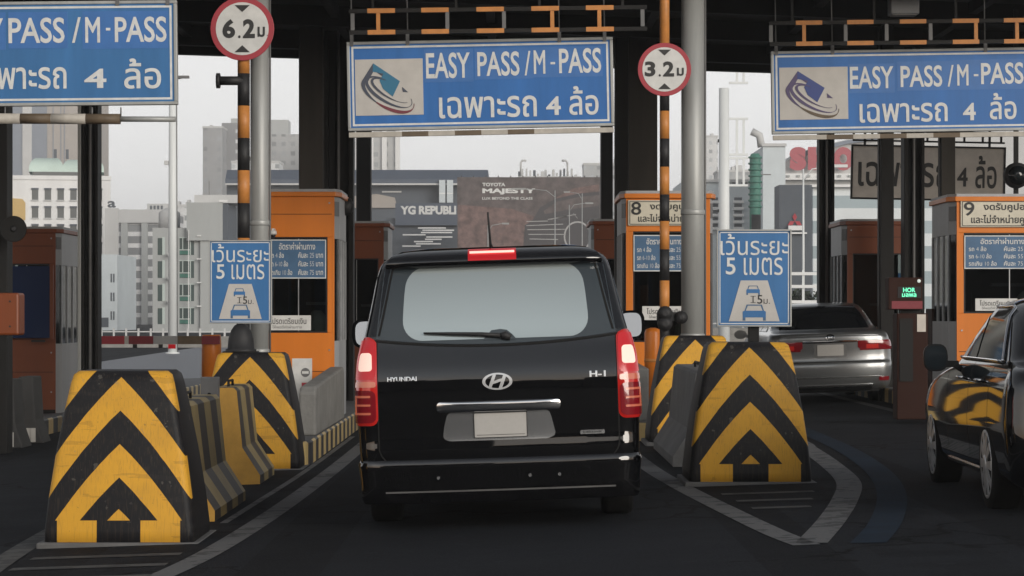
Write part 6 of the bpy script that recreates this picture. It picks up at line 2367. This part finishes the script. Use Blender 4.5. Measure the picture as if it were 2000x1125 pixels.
build('chassis', MB(M['black']).box(xx_(1640), xx_(1790), .1, 2.2, .5, .89), t)
for p in (1660, 1765):
    build('wheel', MB(M['tyre']).lathe([(.3, -.0), (.45, .02), (.45, .25), (.3, .27)], (xx_(p), .05, .45), 'y', 24), t)

# median barrier and rails beyond
def rail(label, pxa, pxb, d, h, m, posts, low=.0):
    t = thing('road_barrier', label, 'road barrier', (PX((pxa + pxb) / 2, d), d, 0), 0, 0, 'road barriers beyond the plaza')
    w = (PX(pxb, d) - PX(pxa, d)) / 2
    build('barrier_wall', MB(M[m]).prism([(-.25, 0), (.25, 0), (.12, h * .6), (.1, h), (-.1, h), (-.12, h * .6)], 'x', -w, w), t)
    for k in range(posts):
        x = -w + (k + .5) * 2 * w / posts
        build('post', MB(M['b_lgrey']).box(x - .04, x + .04, -.05, .05, h, h + .35), t)
    build('handrail', MB(M['b_lgrey']).box(-w, w, -.03, .03, h + .18, h + .23), t)
rail('pale concrete road barrier with rail behind the red and white boom', 90, 475, 50, .5, 'concrete', 16)
rail('pale concrete road barrier behind the right distance sign', 1375, 1740, 52, .85, 'concrete', 12)
rail('pale concrete road barrier behind the van', 640, 1220, 60, .8, 'concrete', 16)
d = 44
t = thing('guard_rail', 'white horizontal guard rails left of the silver car', 'guard rail', (PX(1572, d), d, 0))
for z in (1.2, 1.9, 2.5, 3.0):
    build('rail_bar', MB(M['b_white']).box(-.9, .75, -.03, .03, z, z + .12), t)
for x in (-.8, -.1, .6):
    build('post', MB(M['white_steel']).box(x, x + .07, .031, .1, 0, 3.2), t)

# parked cars on the left, far away
def far_car(label, px, d, m, rz, z=0.0, s_=1.0):
    t = thing('parked_car', label, 'car', (PX(px, d), d, z), rz, 0, 'cars parked beyond the left lane')
    B = Body([(.2, .80, .1, 4.3), (.5, .87, .0, 4.4), (.75, .86, .03, 4.3), (.9, .82, .1, 3.6), (.97, .78, .5, 3.2), (1.2, .68, .85, 2.8), (1.4, .55, 1.2, 2.4), (1.44, .3, 1.5, 2.1)], .25, .4, .06)
    build('body', B.body(m, 2), t)
    b = MB(M['tint'])
    B.patch(b, [(1.0, -.6, .6), (1.2, -.52, .52), (1.34, -.45, .45)], .01, 6, 0)
    build('rear_window', b, t)
    for sg in (-1, 1):
        side_glass(B, t, sg, ((1.1, 1.9), (1.95, 2.9)), 1.0, 1.32, 1.7, 1.3)
        for yy in (.85, 3.5):
            build('wheel', MB(M['tyre']).lathe([(.2, -.1), (.31, -.09), (.31, .09), (.2, .1)], (sg * .80, yy, .31), 'x', 20), t)
M['car_white'] = mat('white_car_paint', (0.55, 0.56, 0.57), .3, coat=.6)
# raised parking deck carries them
d = 185
t = thing('parking_deck', 'dark parking deck with cars on top left of the office building', 'parking deck', (PX(262, d), d, 0))
zd = PZ(604, d)
w = (PX(312, d) - PX(215, d)) / 2
build('slab', MB(M['concrete_dark']).box(-w, w, 0, 13, zd - .4, zd), t)
for k in range(4):
    x = -w + 1.5 + k * (2 * w - 2) / 3
    build('pillar', MB(M['concrete']).box(x, x + .3, .2, .5, 0, zd - .25), t)
build('back_wall', MB(M['b_slate']).box(-w, w, 10, 10.2, 0, zd - .26), t)
for px_, dd, m_, rz_, lab in ((241, 186, 'car_white', 20, 'white parked car at the left end of the dark parking deck'), (257, 189, 'car_silver', -10, 'grey parked car in the middle of the parking deck'),
                              (283, 187, 'car_white', 75, 'white parked car seen from the side below the deck tree'), (250, 195, 'car_black', 15, 'black parked car at the back of the parking deck')):
    far_car(lab, px_, dd, M[m_], R(rz_), zd)

# trees
def tree(label, px, d, base, h, cw, seed, n=900, m='leaf'):
    t = thing('tree', label, 'tree', (PX(px, d), d, base))
    r = random.Random(seed)
    b = MB(M['bark'])
    b.tube([(0, 0, 0), (.05, 0, h * .3), (0, .05, h * .6)], [.14, .1, .05], 8)
    for k in range(5):
        a = r.uniform(0, 6.28)
        b.tube([(0, 0, h * .35), (math.cos(a) * cw * .3, math.sin(a) * cw * .3, h * .6)], [.06, .02], 6)
    build('trunk', b, t)
    b = MB(M[m], M['leaf2'])
    cl = [(r.uniform(-.6, .6) * cw, r.uniform(-.6, .6) * cw, h * r.uniform(.45, .88), r.uniform(.28, .5) * cw) for _ in range(9)]
    for k in range(n):
        c_ = r.choice(cl)
        v = Vector((r.gauss(0, 1), r.gauss(0, 1), r.gauss(0, .8)))
        v = v.normalized() * c_[3] * r.uniform(.5, 1.05)
        p = Vector(c_[:3]) + v
        q = Vector((r.uniform(-1, 1), r.uniform(-1, 1), r.uniform(-1, 1))).normalized()
        u = q.orthogonal().normalized() * r.uniform(.09, .2) * (h / 4)
        w_ = q.cross(u)
        b.cur = 0 if r.random() < .6 else 1
        b.add([p - u, p + w_ * .6, p + u, p - w_ * .6], [(0, 1, 2, 3)])
    build('crown', b, t, fix=False)
tree('dark round tree beside the parking deck at left', 283, 200, 0, PZ(558, 200), 2.6, 4, 1100, 'leaf2')
tree('scrubby tree below the slate wall with the emblem', 1568, 62, 0, 3.0, 1.5, 12)
tree('low grey green tree behind the right distance sign', 1540, 66, 0, 2.6, 1.3, 22)
tree('small dark tree below the white letter board', 800, 96, 0, 4.2, 1.6, 31)
tree('round tree between the board and the billboard', 905, 100, 0, 4.4, 1.6, 33)

# ------------------------------------------------------------------ behind the camera: what the glossy paint mirrors
M['b_shade'] = mat('shade_darkened_render', (0.05, 0.05, 0.055), 0.8, noise=0.3, nscale=0.3)  # shade of the faces turned to the van is put into this dark colour
for k, (x, y, w, dp, h, lab) in enumerate(((-9, -85, 6.5, 12, 22, 'dark tower block mirrored at the left of the van tailgate'), (-24, -95, 7, 12, 27, 'broad dark block mirrored beside the left tail lamp'),
                                           (27, -90, 9, 12, 18, 'low dark block mirrored at the right of the van tailgate'), (8, -110, 13, 10, 13.5, 'long low dark building mirrored under the van badge'), (-45, -120, 14, 10, 17, 'wide dark block mirrored at the far left of the van tailgate'), (48, -120, 14, 10, 15, 'wide dark block mirrored at the far right of the van tailgate'))):
    t = thing('city_building', lab, 'building', (x, y / K, 0), 0, 0, 'dark buildings behind the camera mirrored in the van')
    build('wall', MB(M['b_shade']).box(-w, w, -dp, 0, 0, h), t)
    build('roof_plant', MB(M['b_shade']).box(-w * .3, w * .3, -dp * .7, -dp * .3, h, h + 2), t)

# ------------------------------------------------------------------ the air
HAZE = 0.0005
hm = bpy.data.materials.new('haze')
hm.use_nodes = True
hn = hm.node_tree
hn.nodes.clear()
ho = hn.nodes.new('ShaderNodeOutputMaterial')
hv = hn.nodes.new('ShaderNodeVolumePrincipled')
hv.inputs['Color'].default_value = (0.93, 0.95, 0.97, 1)
hv.inputs['Density'].default_value = HAZE
hn.links.new(hv.outputs[0], ho.inputs['Volume'])
hz = build('haze', MB(hm).box(-410, 410, -310, 2080, -1.6, 82))
hz['kind'] = 'stuff'
